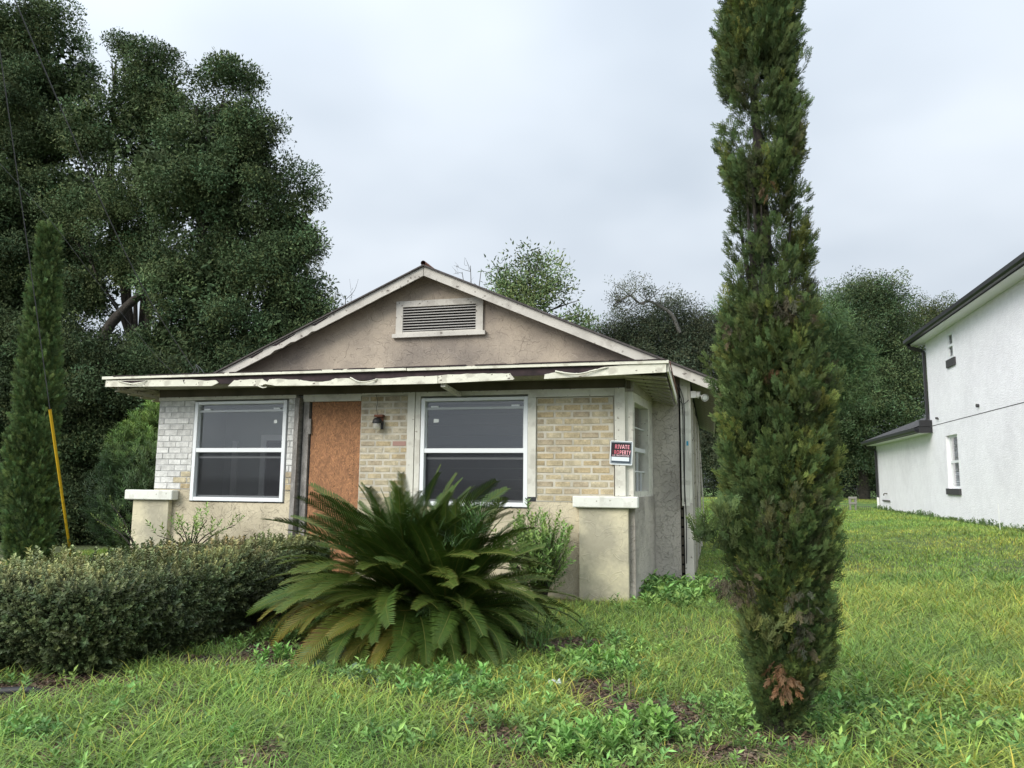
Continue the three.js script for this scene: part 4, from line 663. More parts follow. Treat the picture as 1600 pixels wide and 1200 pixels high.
function cypress(label, base, prof, o) {
  const r = mulberry(o.seed), t = thing('cypress_tree', label, 'tree', [base.x, base.y, base.z], o.group);
  const P = prof.map(([y, xl, xr]) => { const pl = (px) => { const d = rayOf(px, y); return d.multiplyScalar(base.clone().sub(camera.position).dot(camFwd) / d.dot(camFwd)).add(camera.position); }, a = pl(xl), b = pl(xr), k = (v) => v.clone().sub(base).dot(camRight); return { h: (a.y + b.y) / 2 - base.y, c: (k(a) + k(b)) / 2, w: (k(b) - k(a)) / 2 }; }).sort((a, b) => a.h - b.h);
  if (o.top) P.push(...o.top);
  const get = (h) => { let i = 0; while (i < P.length - 2 && P[i + 1].h < h) i++; const f = clamp((h - P[i].h) / (P[i + 1].h - P[i].h), 0, 1); return [lerp(P[i].c, P[i + 1].c, f), lerp(P[i].w, P[i + 1].w, f)]; };
  const top = P[P.length - 1].h, bot = P[0].h, it = [], dead = [];
  const br = []; // trunk and the upright inner stems
  br.push(tube([V(0, -0.1, 0), V(0.02, 0.5, 0), V(get(top * 0.4)[0] * camRight.x, top * 0.4, 0), V(get(top * 0.9)[0] * camRight.x, top * 0.93, 0)], o.tr ?? 0.085, 0.012, 8, 0.4));
  for (let i = 0; i < o.stems; i++) { const a = r() * 6.28, h0 = 0.25 + r() * top * 0.45, h1 = Math.min(h0 + 0.7 + r() * 0.9, top * 0.95), [c, w] = get(h1), [c0] = get(h0); const e = camRight.clone().multiplyScalar(c + Math.cos(a) * w * 0.6).addScaledVector(camFwd, Math.sin(a) * w * 0.6).setY(h1); br.push(tube([camRight.clone().multiplyScalar(c0 * 0.3).setY(h0), camRight.clone().multiplyScalar(c * 0.6 + Math.cos(a) * w * 0.4).addScaledVector(camFwd, Math.sin(a) * w * 0.4).setY(lerp(h0, h1, 0.45)), e], 0.022, 0.006, 6)); }
  mesh('trunk', br, M.bark, t);
  const plume = (pos, dir, len, n, base3, sz, list = it, rad = 0.07) => { for (let k = 0; k < n; k++) { const tt = r(), lat = sph(r); lat.addScaledVector(dir, -lat.dot(dir)); const p = pos.clone().addScaledVector(dir, len * tt).addScaledVector(lat, rad * (1 - tt * 0.65)), d = dir.clone().multiplyScalar(1.0).addScaledVector(lat, 0.9 * (1 - tt * 0.5)).add(sph(r).multiplyScalar(0.25)).normalize(), g = 0.75 + 0.45 * tt; list.push({ p, q: qFrom(d, r() * 6.28), s: sz * (0.7 + r() * 0.6), c: tint(r, base3.map((v) => v * g), 0.18, 0.25) }); } };
  for (let i = 0; i < o.plumes; i++) {
    const h = lerp(bot, top - (o.cut ?? 0), Math.pow(r(), o.bias ?? 1)), a = r() * 6.28, [c, w0] = get(h), w = Math.max(w0 - o.inset, w0 * 0.4); if (r() > (w / o.wmax) ** 0.7 + 0.15) continue;
    const rr = w * (0.86 - 0.55 * Math.pow(r(), 2.0)) * (0.86 + 0.28 * noise3(h * 2.2, a * 1.6, o.seed)), out = camRight.clone().multiplyScalar(Math.cos(a)).addScaledVector(camFwd, Math.sin(a));
    const pos = camRight.clone().multiplyScalar(c).addScaledVector(out, rr * 0.93).setY(h - 0.12), dir = out.clone().multiplyScalar(0.28 + r() * 0.2).setY(1).normalize();
    const nn = noise3(pos.x * 2.4 + o.seed, pos.y * 2.4, pos.z * 2.4); if (nn < o.thin * (h > o.thinH ? 1.25 : 0.55) && r() < 0.8) continue;
    const kind = r(), lit = o.lit(h), b = kind < 0.18 ? o.c2 : kind < 0.24 ? o.c3 : o.c1;
    plume(pos, dir, (0.2 + r() * 0.24) * o.ps, o.per, b.map((v) => v * lit * (0.75 + nn * 0.5)), o.ss);
  }
  for (const [px, py, n, spread, col, sz, down] of o.extra ?? []) { const rd = rayOf(px, py), pc = rd.multiplyScalar((base.clone().sub(camera.position).dot(camFwd) - (o.front ?? 0.28)) / rd.dot(camFwd)).add(camera.position).sub(base); for (let k = 0; k < n; k++) plume(pc.clone().add(sph(r).multiplyScalar(spread)), V((r() - 0.5) * 0.6, down ? -0.8 : 1, (r() - 0.5) * 0.6).normalize(), 0.13, 5, col, sz * 0.85, dead, 0.04); }
  scatter('crown', [SPRAY], M.cyp, it, t); if (dead.length) scatter('withered_foliage', [SPRAY], M.cyp, dead, t);
  return t;
}
const cypG = [0.066, 0.104, 0.028], cypY = [0.125, 0.155, 0.034], cypB = [0.066, 0.075, 0.030];
cypress('tall near cypress with a browned lower trunk, right of the bungalow', V(0.40, hGround(0.4, -5.72), -5.72), [
  [1125, 1185, 1232], [1085, 1168, 1275], [1040, 1160, 1300], [1000, 1150, 1312], [965, 1150, 1305], [940, 1135, 1300], [900, 1130, 1312], [860, 1115, 1312], [800, 1118, 1310], [745, 1112, 1314], [690, 1108, 1316], [640, 1114, 1308], [590, 1115, 1302], [560, 1118, 1292], [520, 1135, 1285], [480, 1133, 1274], [440, 1134, 1264], [415, 1126, 1276], [395, 1136, 1281], [345, 1145, 1267], [310, 1128, 1269], [265, 1116, 1262], [220, 1134, 1257], [165, 1126, 1258], [130, 1118, 1246], [70, 1119, 1247], [0, 1124, 1243]],
{ seed: 11, top: [{ h: 5.6, c: -0.06, w: 0.2 }, { h: 6.4, c: -0.04, w: 0.05 }], stems: 40, plumes: 1750, wmax: 0.40, inset: 0.11, per: 36, ps: 1.0, ss: 0.60, thin: 0.38, thinH: 2.9, lit: (h) => 1, c1: cypG, c2: cypY, c3: cypB, tr: 0.1,
  extra: [[1222, 1040, 9, 0.055, [0.16, 0.085, 0.04], 0.6, true], [1240, 930, 7, 0.10, [0.06, 0.06, 0.034], 0.7, true], [1250, 985, 5, 0.08, [0.055, 0.055, 0.032], 0.7, true], [1142, 505, 3, 0.04, [0.075, 0.055, 0.032], 0.6, true], [1205, 610, 2, 0.03, [0.12, 0.07, 0.03], 0.6, false], [1195, 285, 2, 0.03, [0.13, 0.08, 0.035], 0.55, true], [1150, 900, 7, 0.10, [0.065, 0.055, 0.03], 0.8, true], [1120, 850, 14, 0.12, cypG, 1, false], [1195, 1000, 10, 0.10, [0.10, 0.12, 0.03], 1, false], [1230, 470, 10, 0.10, [0.05, 0.045, 0.022], 0.9, true]] });
cypress('slender green cypress rising behind the left end of the hedge', V(-12.25, hGround(-12.25, -11.75), -11.75), [
  [885, 8, 78], [840, 2, 86], [790, 0, 90], [740, 4, 90], [690, 10, 92], [640, 20, 95], [590, 26, 95], [540, 34, 93], [500, 40, 91], [450, 48, 90], [410, 58, 88], [380, 66, 84], [355, 71, 80], [340, 74, 78]],
{ seed: 23, cut: 0.42, stems: 12, plumes: 1900, wmax: 0.48, inset: 0.16, per: 18, ps: 1.0, ss: 0.95, thin: 0.22, thinH: 9, bias: 0.85, lit: () => 1.0, c1: [0.085, 0.14, 0.042], c2: [0.115, 0.18, 0.052], c3: [0.065, 0.105, 0.034], tr: 0.08 });

// ---------------------------------------------------------------- podocarpus, hedge, shrubs
function lumpy(r0, sx, sy, sz, amp, f) { const g = new THREE.IcosahedronGeometry(1, 4), p = g.attributes.position; for (let i = 0; i < p.count; i++) { const v = V(p.getX(i), p.getY(i), p.getZ(i)), k = 1 + amp * (noise3(v.x * f + 5, v.y * f, v.z * f + 3) - 0.5); p.setXYZ(i, v.x * sx * k, v.y * sy * k, v.z * sz * k); } g.computeVertexNormals(); return metric(g); }
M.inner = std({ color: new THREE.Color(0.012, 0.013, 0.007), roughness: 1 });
{
  const r = mulberry(51), base = V(-11.15, 0, -13.4), t = thing('podocarpus_shrub', 'tall dense dark shrub with pale new tips, left of the bungalow', 'bush', base.toArray());
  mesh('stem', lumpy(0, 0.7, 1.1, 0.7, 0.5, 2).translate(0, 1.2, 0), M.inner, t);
  const sp = sprig(r, 0.26, 26, 0.085, 0.011, 1.0, [0.8, 0.85, 0.85], [1.1, 1.1, 0.9]), it = [];
  const lobes = [[0, 1.05, 0, 1.0, 1.05], [-0.3, 1.9, 0.1, 0.62, 0.75], [0.35, 1.7, 0, 0.75, 0.8], [0.75, 1.2, 0.1, 0.5, 0.9], [-0.6, 1.1, 0.2, 0.55, 0.9], [0.0, 2.5, 0, 0.3, 0.55], [0.05, 2.95, 0, 0.12, 0.35], [0.72, 2.1, 0.1, 0.22, 0.45], [-0.75, 1.9, 0.1, 0.2, 0.4], [-0.35, 2.45, 0.15, 0.16, 0.4]];
  for (const [x, y, z, w, h] of lobes) { const n = Math.round(950 * (w * h) + 90); for (let i = 0; i < n; i++) { const d = sph(r), k = 0.7 + r() * 0.32, p = V(x + d.x * w * k, y + d.y * h * k, z + d.z * w * k); if (p.y < 0.05) continue; const tip = sstep(1.9, 3.0, p.y + r() * 0.5) * (d.y > -0.2 ? 1 : 0.3); it.push({ p, q: qFrom(d.clone().multiplyScalar(0.7).add(V(0, 0.8, 0)), r() * 6.28), s: 0.8 + r() * 0.5, c: tint(r, [lerp(0.062, 0.22, tip), lerp(0.115, 0.34, tip), lerp(0.036, 0.08, tip)], 0.15, 0.3) }); } }
  scatter('foliage', [sp], M.podo, it, t);
}
{ // clipped hedge run: rounded box skin of little sprigs over a dark twiggy core
  const r = mulberry(61), base = V((HEDGE.x0 + HEDGE.x1) / 2, 0, -7.5), t = thing('clipped_hedge', 'low clipped hedge with browned top, running from street to the left pillar', 'hedge', base.toArray());
  const hx = (HEDGE.x1 - HEDGE.x0) / 2 - 0.05, hz = (HEDGE.z1 - HEDGE.z0) / 2 - 0.05, top = 0.72;
  const skin = (u, v, s) => { // s: 0 top, 1 right side, 2 front, 3 back
    const x = lerp(-hx, hx, u), z = lerp(-hz, hz, v); return s === 0 ? V(x, top, z) : s === 1 ? V(hx, u * top, z) : s === 4 ? V(-hx, u * top, z) : V(x, v * top, s === 2 ? hz : -hz);
  };
  const shape = (p) => { // round the corners and lump the surface
    const q = p.clone(), R = 0.42, cx = clamp(q.x, -hx + R, hx - R), cz = clamp(q.z, -hz + R, hz - R), cy = clamp(q.y, -1, top - R * 0.8), d = V(q.x - cx, q.y - cy, q.z - cz), l = d.length(); if (l > 1e-4) d.multiplyScalar(Math.min(l, R) / l);
    const o = V(cx, cy, cz).add(d), w = o.clone().add(base), n = noise3(w.x * 1.4, w.y * 1.6, w.z * 1.4) - 0.5, n2 = noise3(w.x * 4.2, w.y * 4.2, w.z * 4.2) - 0.5, nn = l > 1e-4 ? d.clone().normalize() : V(0, 1, 0);
    o.x += sstep(0.5, -hx, o.x) * lerp(0.75, -0.85, clamp((w.z + 5.6) / -4.2, 0, 1)); const hi = 0.13 * sstep(-7.2, -9.4, w.z) * sstep(-0.2, hx, o.x) - 0.22 * sstep(0.5, -hx, o.x); o.x -= sstep(-7.0, -9.6, w.z) * 0.35 * sstep(-0.4, hx, o.x);
    const tuck = q.y < 0.3 ? -(0.3 - q.y) * 0.55 : 0;
    return [o.addScaledVector(nn, n * 0.30 + n2 * 0.13 + tuck).add(V(0, hi * clamp(q.y, 0, 1), 0)), nn];
  };
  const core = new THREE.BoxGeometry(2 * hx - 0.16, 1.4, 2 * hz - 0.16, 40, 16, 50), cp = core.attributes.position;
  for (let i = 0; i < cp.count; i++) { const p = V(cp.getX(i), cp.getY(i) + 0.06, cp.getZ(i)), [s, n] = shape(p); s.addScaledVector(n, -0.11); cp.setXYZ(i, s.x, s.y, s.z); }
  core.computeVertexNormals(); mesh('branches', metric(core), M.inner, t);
  const sp = sprig(r, 0.10, 22, 0.021, 0.0125, 1.0, [0.85, 0.9, 0.9], [1.12, 1.1, 1.0]), it = [];
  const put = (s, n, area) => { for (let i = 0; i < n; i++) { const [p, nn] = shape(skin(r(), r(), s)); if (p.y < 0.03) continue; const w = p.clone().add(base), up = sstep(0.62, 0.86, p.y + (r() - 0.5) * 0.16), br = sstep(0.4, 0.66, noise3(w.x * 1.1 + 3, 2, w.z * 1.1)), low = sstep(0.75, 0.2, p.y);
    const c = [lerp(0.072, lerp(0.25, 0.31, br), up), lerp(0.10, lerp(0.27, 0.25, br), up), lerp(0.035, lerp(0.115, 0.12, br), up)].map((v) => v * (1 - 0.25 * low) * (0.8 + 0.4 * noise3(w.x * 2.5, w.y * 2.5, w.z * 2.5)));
    p.addScaledVector(nn, -0.07 + r() * 0.06); it.push({ p, q: qFrom(nn.clone().add(V(0, 0.55, 0)).add(sph(r).multiplyScalar(0.5)), r() * 6.28), s: (0.5 + r() * 0.55) * (r() < 0.04 ? 2.2 : 1), c: tint(r, c, 0.15, 0.36) }); } };
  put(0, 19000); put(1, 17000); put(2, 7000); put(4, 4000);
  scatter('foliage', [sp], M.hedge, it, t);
  // leggy shoots that have outgrown it by the wall
}
const SPROUT = (seed, n, H, L, Wd, spread) => sprig(mulberry(seed), H, n, L, Wd, spread, [0.9, 0.95, 0.9], [1.15, 1.1, 0.9]);
function leafyShrub(name, label, base, spots, geo, col, mat = M.podo) {
  const r = mulberry(Math.round(Math.abs(base.x * 733 + base.z * 91))), t = thing(name, label, 'bush', base.toArray()), st = [], it = [];
  for (const [x, y, z, lean, s] of spots) { const top = V(x, y, z); st.push(tube([V(x * 0.15, 0, z * 0.15), V(x * 0.5, y * 0.55, z * 0.5), top], 0.012, 0.005, 5)); for (let k = 0; k < (s ?? 5); k++) { const f = 0.15 + 0.85 * (k + 1) / (s ?? 5), p = V(x * 0.15, 0, z * 0.15).lerp(top, f); it.push({ p, q: qFrom(V(x * (0.5 + r()) + (r() - 0.5) * 0.9, 0.9, z * (0.5 + r()) + (r() - 0.5) * 0.9), r() * 6.28), s: 0.8 + r() * 0.5, c: tint(r, col.map((v) => v * (0.7 + 0.5 * f)), 0.15, 0.2) }); } }
  mesh('stem', st, M.bark, t); scatter('foliage', [geo], mat, it, t); return t;
}
{
  const r = mulberry(71), spots = []; for (let i = 0; i < 46; i++) { const a = r() * 6.28, q = 0.52 * Math.sqrt(r()); spots.push([Math.cos(a) * q, 0.35 + (0.95 - q) * (0.55 + r() * 0.45), Math.sin(a) * q * 0.6, 0, 6]); }
  leafyShrub('green_shrub', 'bright green leafy shrub between the sago palm and right pillar', V(-2.25, 0, -10.15), spots, SPROUT(3, 18, 0.24, 0.062, 0.024, 0.9), [0.14, 0.23, 0.06]);
  leafyShrub('green_shrub', 'bright green shoots standing above the hedge under the left window', V(-7.5, 0.62, -9.85), [[-0.3, 0.28, 0, 0, 4], [-0.1, 0.34, 0.1, 0, 4], [0.05, 0.4, 0, 0, 4], [0.3, 0.42, 0.05, 0, 4], [0.5, 0.3, 0.1, 0, 3], [0.75, 0.36, 0, 0, 4], [-0.5, 0.18, 0.1, 0, 3], [0.18, 0.25, 0.1, 0, 3]], SPROUT(5, 14, 0.2, 0.065, 0.024, 1.0), [0.19, 0.29, 0.08]);
  leafyShrub('vine_shoot', 'thin wandering vine shoot in front of the left pillar', V(-8.5, 0.62, -9.95), [[-0.55, 0.62, 0, 0, 7], [-0.75, 0.38, 0.05, 0, 6], [-0.35, 0.3, 0, 0, 5], [-0.2, 0.2, 0.1, 0, 4]], SPROUT(7, 9, 0.14, 0.034, 0.013, 1.1), [0.17, 0.24, 0.08]);
}

// ---------------------------------------------------------------- sago palm
{
  const r = mulberry(81), base = V(-3.0, 0, -7.5), t = thing('sago_palm', 'wide sago palm with arching dark fronds, some tips burnt orange', 'palm', base.toArray());
  const trunk = new THREE.CylinderGeometry(0.16, 0.24, 0.7, 14, 6).translate(0, 0.3, 0), tp = trunk.attributes.position; for (let i = 0; i < tp.count; i++) { const k = 1 + 0.2 * (hash3(i, 2, 7) - 0.5); tp.setX(i, tp.getX(i) * k); tp.setZ(i, tp.getZ(i) * k); } trunk.computeVertexNormals(); mesh('trunk', metric(trunk), M.bark, t);
  // frond in its own plane: x out, y up, leaflets in a V along both sides; bend curls the tip down
  function frond(L, bend, tone, dead) {
    const P = [], C = [], N = 62, pt = (s) => { const a = bend * s * s; return V(L * (s - bend * bend * s ** 5 / 10), -L * bend * s ** 3 / 3, 0); }, dirAt = (s) => pt(Math.min(1, s + 0.01)).sub(pt(Math.max(0, s - 0.01))).normalize();
    const tri = (a, b, c, k0, k1, k2) => { for (const [v, k] of [[a, k0], [b, k1], [c, k2]]) { P.push(v.x, v.y, v.z); C.push(...k); } };
    const G0 = dead ? [0.10, 0.055, 0.03] : [0.032, 0.074, 0.013], Y0 = dead ? [0.16, 0.085, 0.04] : [0.115, 0.145, 0.02], O0 = [0.36, 0.17, 0.04], mix = (a, b, k) => a.map((v, i) => lerp(v, b[i], k));
    for (let i = 0; i < 16; i++) { const s0 = i / 16, s1 = (i + 1) / 16, a = pt(s0), b = pt(s1), w = 0.011 * (1 - s0 * 0.75), w1 = 0.011 * (1 - s1 * 0.75), u = V(0, 0.006, 0), k = mix([0.11, 0.13, 0.03], O0, tone * 0.4); const al = a.clone().add(V(0, 0, w)), ar = a.clone().add(V(0, 0, -w)), bl = b.clone().add(V(0, 0, w1)), brr = b.clone().add(V(0, 0, -w1)), au = a.clone().add(u), bu = b.clone().add(u); for (const [p, q, x, y] of [[al, bl, bu, au], [au, bu, brr, ar], [ar, brr, bl, al]]) { tri(p, q, x, k, k, k); tri(p, x, y, k, k, k); } }
    for (let i = 0; i < N; i++) for (const sd of [1, -1]) {
      const s = 0.09 + 0.91 * (i + 0.5 * (sd > 0) * 0.6) / N, o = pt(s), d = dirAt(s), up = V(-d.y, d.x, 0), len = L * 0.125 * Math.pow(Math.sin(Math.PI * Math.min(1, 0.14 + 0.82 * s)), 0.55) * (0.92 + r() * 0.14), sweep = lerp(0.35, 0.95, s);
      const ld = V(0, 0, sd).add(d.clone().multiplyScalar(sweep)).add(up.clone().multiplyScalar(0.28 + (r() - 0.5) * 0.16)).normalize(), nr = ld.clone().cross(d).multiplyScalar(sd).normalize(), wv = d.clone().addScaledVector(ld, -d.dot(ld)).normalize(), w = 0.0062;
      const burn = tone * sstep(0.35, 1.0, s + (r() - 0.5) * 0.3), cb = mix(mix(G0, Y0, tone * 0.75 + 0.22 * r()), O0, burn * 0.3), ct = mix(mix(G0, Y0, tone * 0.85 + 0.14), O0, Math.min(1, burn * 1.1));
      const m = o.clone().addScaledVector(ld, len * 0.6).addScaledVector(up, -len * 0.02), e = o.clone().addScaledVector(ld, len).addScaledVector(up, -len * 0.10), a1 = o.clone().addScaledVector(wv, w), a2 = o.clone().addScaledVector(wv, -w), m1 = m.clone().addScaledVector(wv, w * 0.9), m2 = m.clone().addScaledVector(wv, -w * 0.9);
      tri(a1, m1, m2, cb, cb, cb); tri(a1, m2, a2, cb, cb, cb); tri(m1, e, m2, cb, ct, cb);
    }
    const g = new THREE.BufferGeometry(); g.setAttribute('position', new THREE.Float32BufferAttribute(P, 3)); g.setAttribute('color', new THREE.Float32BufferAttribute(C, 3)); g.computeVertexNormals(); return g;
  }
  const kinds = [frond(1.32, 0.35, 0.10), frond(1.36, 0.55, 0.06), frond(1.38, 0.75, 0.16), frond(1.4, 1.2, 0.20), frond(1.38, 1.25, 0.7), frond(1.25, 0.5, 0.0), frond(1.36, 0.85, 0.05), frond(1.4, 0.95, 0.55), frond(1.15, 1.2, 0.4, true)];
  const heads = [[-0.05, 0.62, 0.05, 1], [0.46, 0.52, 0.22, 0.86]];
  const rear = new THREE.Group(), rearG = []; // fronds on the far side are joined
  for (const [hx, hy, hz, hs] of heads) {
    const n = hs === 1 ? 270 : 170;
    for (let i = 0; i < n; i++) {
      const f = i / n, az = i * 2.39996 + (r() - 0.5) * 0.5, el = lerp(1.42, -0.58, Math.pow(f, 0.85)) + (r() - 0.5) * 0.3, left = Math.cos(az) < -0.2; const lift = Math.cos(az) < -0.25 && Math.sin(az) < 0.3 && el < 0 ? 0.22 : 0;
      const k = el > 1.05 ? (r() < 0.5 ? 0 : 5) : el > 0.6 ? 1 : el > 0.3 ? 2 : el > 0.0 ? (left && r() < 0.7 ? 7 : 6) : left && r() < 0.8 ? 4 : r() < 0.4 ? 3 : 6;
      const kk = el < -0.22 && r() < 0.35 ? 8 : k; const away = Math.sin(az) > 0.45; const m = mesh('frond', kinds[kk], M.sago, away ? rear : t); m.position.set(hx + Math.cos(az) * 0.1, hy - f * 0.3, hz - Math.sin(az) * 0.1); m.rotation.set((r() - 0.5) * 1.1, az, el + lift, 'YZX'); m.scale.setScalar(hs * (0.82 + r() * 0.34) * (el > 1 ? 0.85 : 1));
    }
  }
  for (const m of rear.children) { m.updateMatrix(); rearG.push(m.geometry.clone().applyMatrix4(m.matrix)); }
  mesh('far_side_fronds', rearG, M.sago, t).userData.kind = 'stuff';
}

// ---------------------------------------------------------------- grass, weeds, litter
function tuft(r, n, H, spread, W, c0, c1) {
  const k = Leaves();
  for (let i = 0; i < n; i++) {
    const a = r() * 6.28, q = spread * Math.sqrt(r()) * 0.5, o = V(Math.cos(a) * q, -0.01, Math.sin(a) * q), L = H * (0.3 + 0.9 * r() * r() + 0.25 * r()), b = r() * 6.28, lean = (0.3 + r() * 0.95) * L, dx = Math.cos(b), dz = Math.sin(b), h = Math.sqrt(Math.max(0.02, 1 - (lean / L) ** 2 * 0.6)) * L, droop = r() * 0.5;
    const pts = [0, 0.35, 0.7, 1].map((t) => V(o.x + dx * lean * t * t, o.y + h * (t - droop * t * t * t * 0.55), o.z + dz * lean * t * t)), v = 0.5 + r() * 1.0, dry = r() < 0.07;
    k.blade(pts, W * (0.7 + r() * 0.6), dry ? [1.3 * v, 0.9 * v, 0.8 * v] : c0.map((x) => x * v), dry ? [1.9 * v, 1.25 * v, 1.2 * v] : c1.map((x) => x * v));
  }
  return k.build();
}
{
  const r = mulberry(101), TALL = [0, 1].map(() => tuft(r, 10, 0.27, 0.15, 0.0082, [0.62, 0.66, 0.6], [1.1, 1.06, 1.0])), FARG = tuft(r, 26, 0.20, 0.42, 0.013, [0.7, 0.72, 0.7], [1.08, 1.04, 1.0]);
  const near = [], far = [], inv = camera.quaternion.clone().invert(), tmp = V(0, 0, 0);
  const seen = (x, z, m) => { tmp.set(x, 0.1, z).sub(camera.position).applyQuaternion(inv); return tmp.z < -0.5 && Math.abs(tmp.x / tmp.z) < 0.68 + m && tmp.y / tmp.z * -1 > -0.56 - m; };
  const put = (list, x, z, s, col) => { const hh = hGround(x, z); list.push({ p: V(x, hh, z), q: new THREE.Quaternion().setFromAxisAngle(V(0, 1, 0), r() * 6.28), s: s, c: col }); };
  const gcol = (x, z) => { const n = fbm(x * 0.9 + 7, z * 0.9, 3, 3), m = fbm(x * 0.35, z * 0.35 + 19, 8, 2), k = clamp((n - 0.35) * 2.2, 0, 1); return tint(r, [lerp(0.26, 0.46, k) * (0.85 + m * 0.3), lerp(0.43, 0.57, k), lerp(0.085, 0.12, k)], 0.12, 0.28); };
  for (let z = -2.6; z > -14; z -= 0.062) for (let x = -8.5; x < 5.5; x += 0.062) {
    const X = x + (r() - 0.5) * 0.07, Z = z + (r() - 0.5) * 0.07, u = r(), v = r(); if (!seen(X, Z, 0.08) || inHouse(X, Z) || underHedge(X, Z)) continue;
    const s = inBlobs(SOIL, X, Z), w = inBlobs(WEEDY, X, Z), tall = fbm(X * 0.8 + 3, Z * 0.8 + 9, 1, 3);
    const bare = sstep(0.56, 0.70, fbm(X * 1.9 + 31, Z * 1.9, 12, 3)); if (u < Math.max(s * 0.97, bare * 0.5) || v < w * 0.72) continue;
    if (Z < -9 && u < 0.25) continue;
    const right = sstep(0.3, 1.5, X), sc = (0.5 + tall * 0.8 + 0.45 * right) * (0.75 + r() * 0.55);
    put(near, X, Z, V(sc * 1.05, sc, sc * 1.05), gcol(X, Z));
  }
  for (let z = -13; z > -62;) { const st = 0.16 + (-13 - z) * 0.0075; for (let x = -13; x < 34; x += st) { const X = x + (r() - 0.5) * st, Z = z + (r() - 0.5) * st; if (!seen(X, Z, 0.04) || inHouse(X, Z) || (X < -0.4 && Z > -30) || (Z < -38.0 && Z > -46 && X > 6.5 && X < 16)) continue; const sc = (0.45 + fbm(X * 0.5, Z * 0.5, 4, 3) * 0.7) * (0.8 + r() * 0.4) * (1 + st * 0.35), c = gcol(X, Z); c.multiplyScalar(1.0); put(far, X, Z, V(sc * (1 + st), sc * 0.8, sc * (1 + st)), c); } z -= st; }
  for (let i = 0; i < 900; i++) { const X = -13.5 + r() * 4.5, Z = -9.9 - r() * 5; put(far, X, Z, 0.5 + r() * 0.4, gcol(X, Z)); }
  scatter('grass', TALL, M.grass, near).forEach((o) => tag(o, 'long yellow green grass of the front yard', null, null, 'stuff'));
  scatter('lawn_grass', [FARG], M.grass, far).forEach((o) => tag(o, 'grass lawn running back beside the two houses', null, null, 'stuff'));
  // broadleaf ground cover
  const WEED = [sprig(r, 0.11, 11, 0.052, 0.024, 1.25, [0.8, 0.85, 0.85], [1.1, 1.08, 1.0]), sprig(r, 0.085, 9, 0.04, 0.016, 1.3, [0.85, 0.9, 0.9], [1.1, 1.1, 1.05])], weeds = [];
  for (let z = -2.6; z > -13.2; z -= 0.055) for (let x = -8; x < 5.2; x += 0.055) {
    const X = x + (r() - 0.5) * 0.06, Z = z + (r() - 0.5) * 0.06, u = r(); if (!seen(X, Z, 0.08) || inHouse(X, Z) || underHedge(X, Z)) continue;
    const w = inBlobs(WEEDY, X, Z), s = inBlobs(SOIL, X, Z), n = fbm(X * 1.6 + 50, Z * 1.6, 6, 3), dens = Math.max(w * 0.8, sstep(0.5, 0.68, n) * 0.5) * (1 - s * 0.93) + 0.055;
    if (u > dens) continue;
    const dark = fbm(X * 2 + 4, Z * 2, 9, 2), wall = Z < -10.2 && X > -1.3 && X < 0.6 ? 1.7 : Z < -8.5 ? 0.7 : 1, sc = (0.45 + r() * 0.75 + w * 0.15) * wall;
    weeds.push({ p: V(X, hGround(X, Z) - 0.005, Z), q: qFrom(V((r() - 0.5) * 0.9, 1, (r() - 0.5) * 0.9), r() * 6.28), s: sc, c: tint(r, [lerp(0.13, 0.30, dark), lerp(0.26, 0.46, dark), lerp(0.075, 0.13, dark)], 0.16, 0.38) });
  }
  scatter('ground_cover_weeds', WEED, M.weed, weeds).forEach((o) => tag(o, 'low broadleaf weeds spreading through the front grass', null, null, 'stuff'));
  // weeds along the white house wall
  const wl = []; for (let i = 0; i < 420; i++) { const Z = -16 - r() * 20, X = 7.05 - Math.abs(r() + r() - 1) * 0.5, tallw = noise3(Z * 0.8, 3, 1); wl.push({ p: V(X, hGround(X, Z), Z), q: qFrom(V((r() - 0.5) * 0.7, 1, (r() - 0.5) * 0.7), r() * 6.28), s: V(0.7 + r() * 0.7, (0.5 + r() * 1.0) * (0.25 + tallw * 1.2), 0.7 + r() * 0.7), c: tint(r, [0.12, 0.2, 0.06], 0.15, 0.25) }); }
  scatter('wall_weeds', [WEED[0]], M.weed, wl).forEach((o) => tag(o, 'straggly weeds along the foot of the white house wall', null, null, 'stuff'));
  // leaf litter and bark chips on the bare soil
  const k = Leaves(); for (let i = 0; i < 9; i++) { const a = sph(r).setY(0.1 * r()).normalize(), c = 0.6 + r() * 0.7; k.leaf(V((r() - 0.5) * 0.12, 0.004 + r() * 0.012, (r() - 0.5) * 0.12), a, V((r() - 0.5) * 0.8, 1, (r() - 0.5) * 0.8).normalize(), 0.025 + r() * 0.03, 0.008 + r() * 0.012, [c, c, c], 0.1); }
  const chips = k.build(), lit = []; for (let i = 0; i < 60000 && lit.length < 9000; i++) { const X = -7 + r() * 10, Z = -3 - r() * 8; if (!seen(X, Z, 0.05) || Math.max(inBlobs(SOIL, X, Z), sstep(0.56, 0.70, fbm(X * 1.9 + 31, Z * 1.9, 12, 3))) < 0.3) continue; lit.push({ p: V(X, hGround(X, Z), Z), q: new THREE.Quaternion().setFromAxisAngle(V(0, 1, 0), r() * 6.28), s: 0.7 + r() * 0.8, c: tint(r, r() < 0.5 ? [0.10, 0.06, 0.04] : [0.17, 0.12, 0.08], 0.15, 0.4) }); }
  scatter('leaf_litter', [chips], leafOpaque(0.9), lit).forEach((o) => tag(o, 'brown leaf litter and bark chips on the bare soil', null, null, 'stuff'));
  // taller single weeds with large leaves in the foreground
  const big = sprig(r, 0.20, 17, 0.085, 0.042, 1.15, [0.8, 0.85, 0.85], [1.15, 1.1, 1.0]);
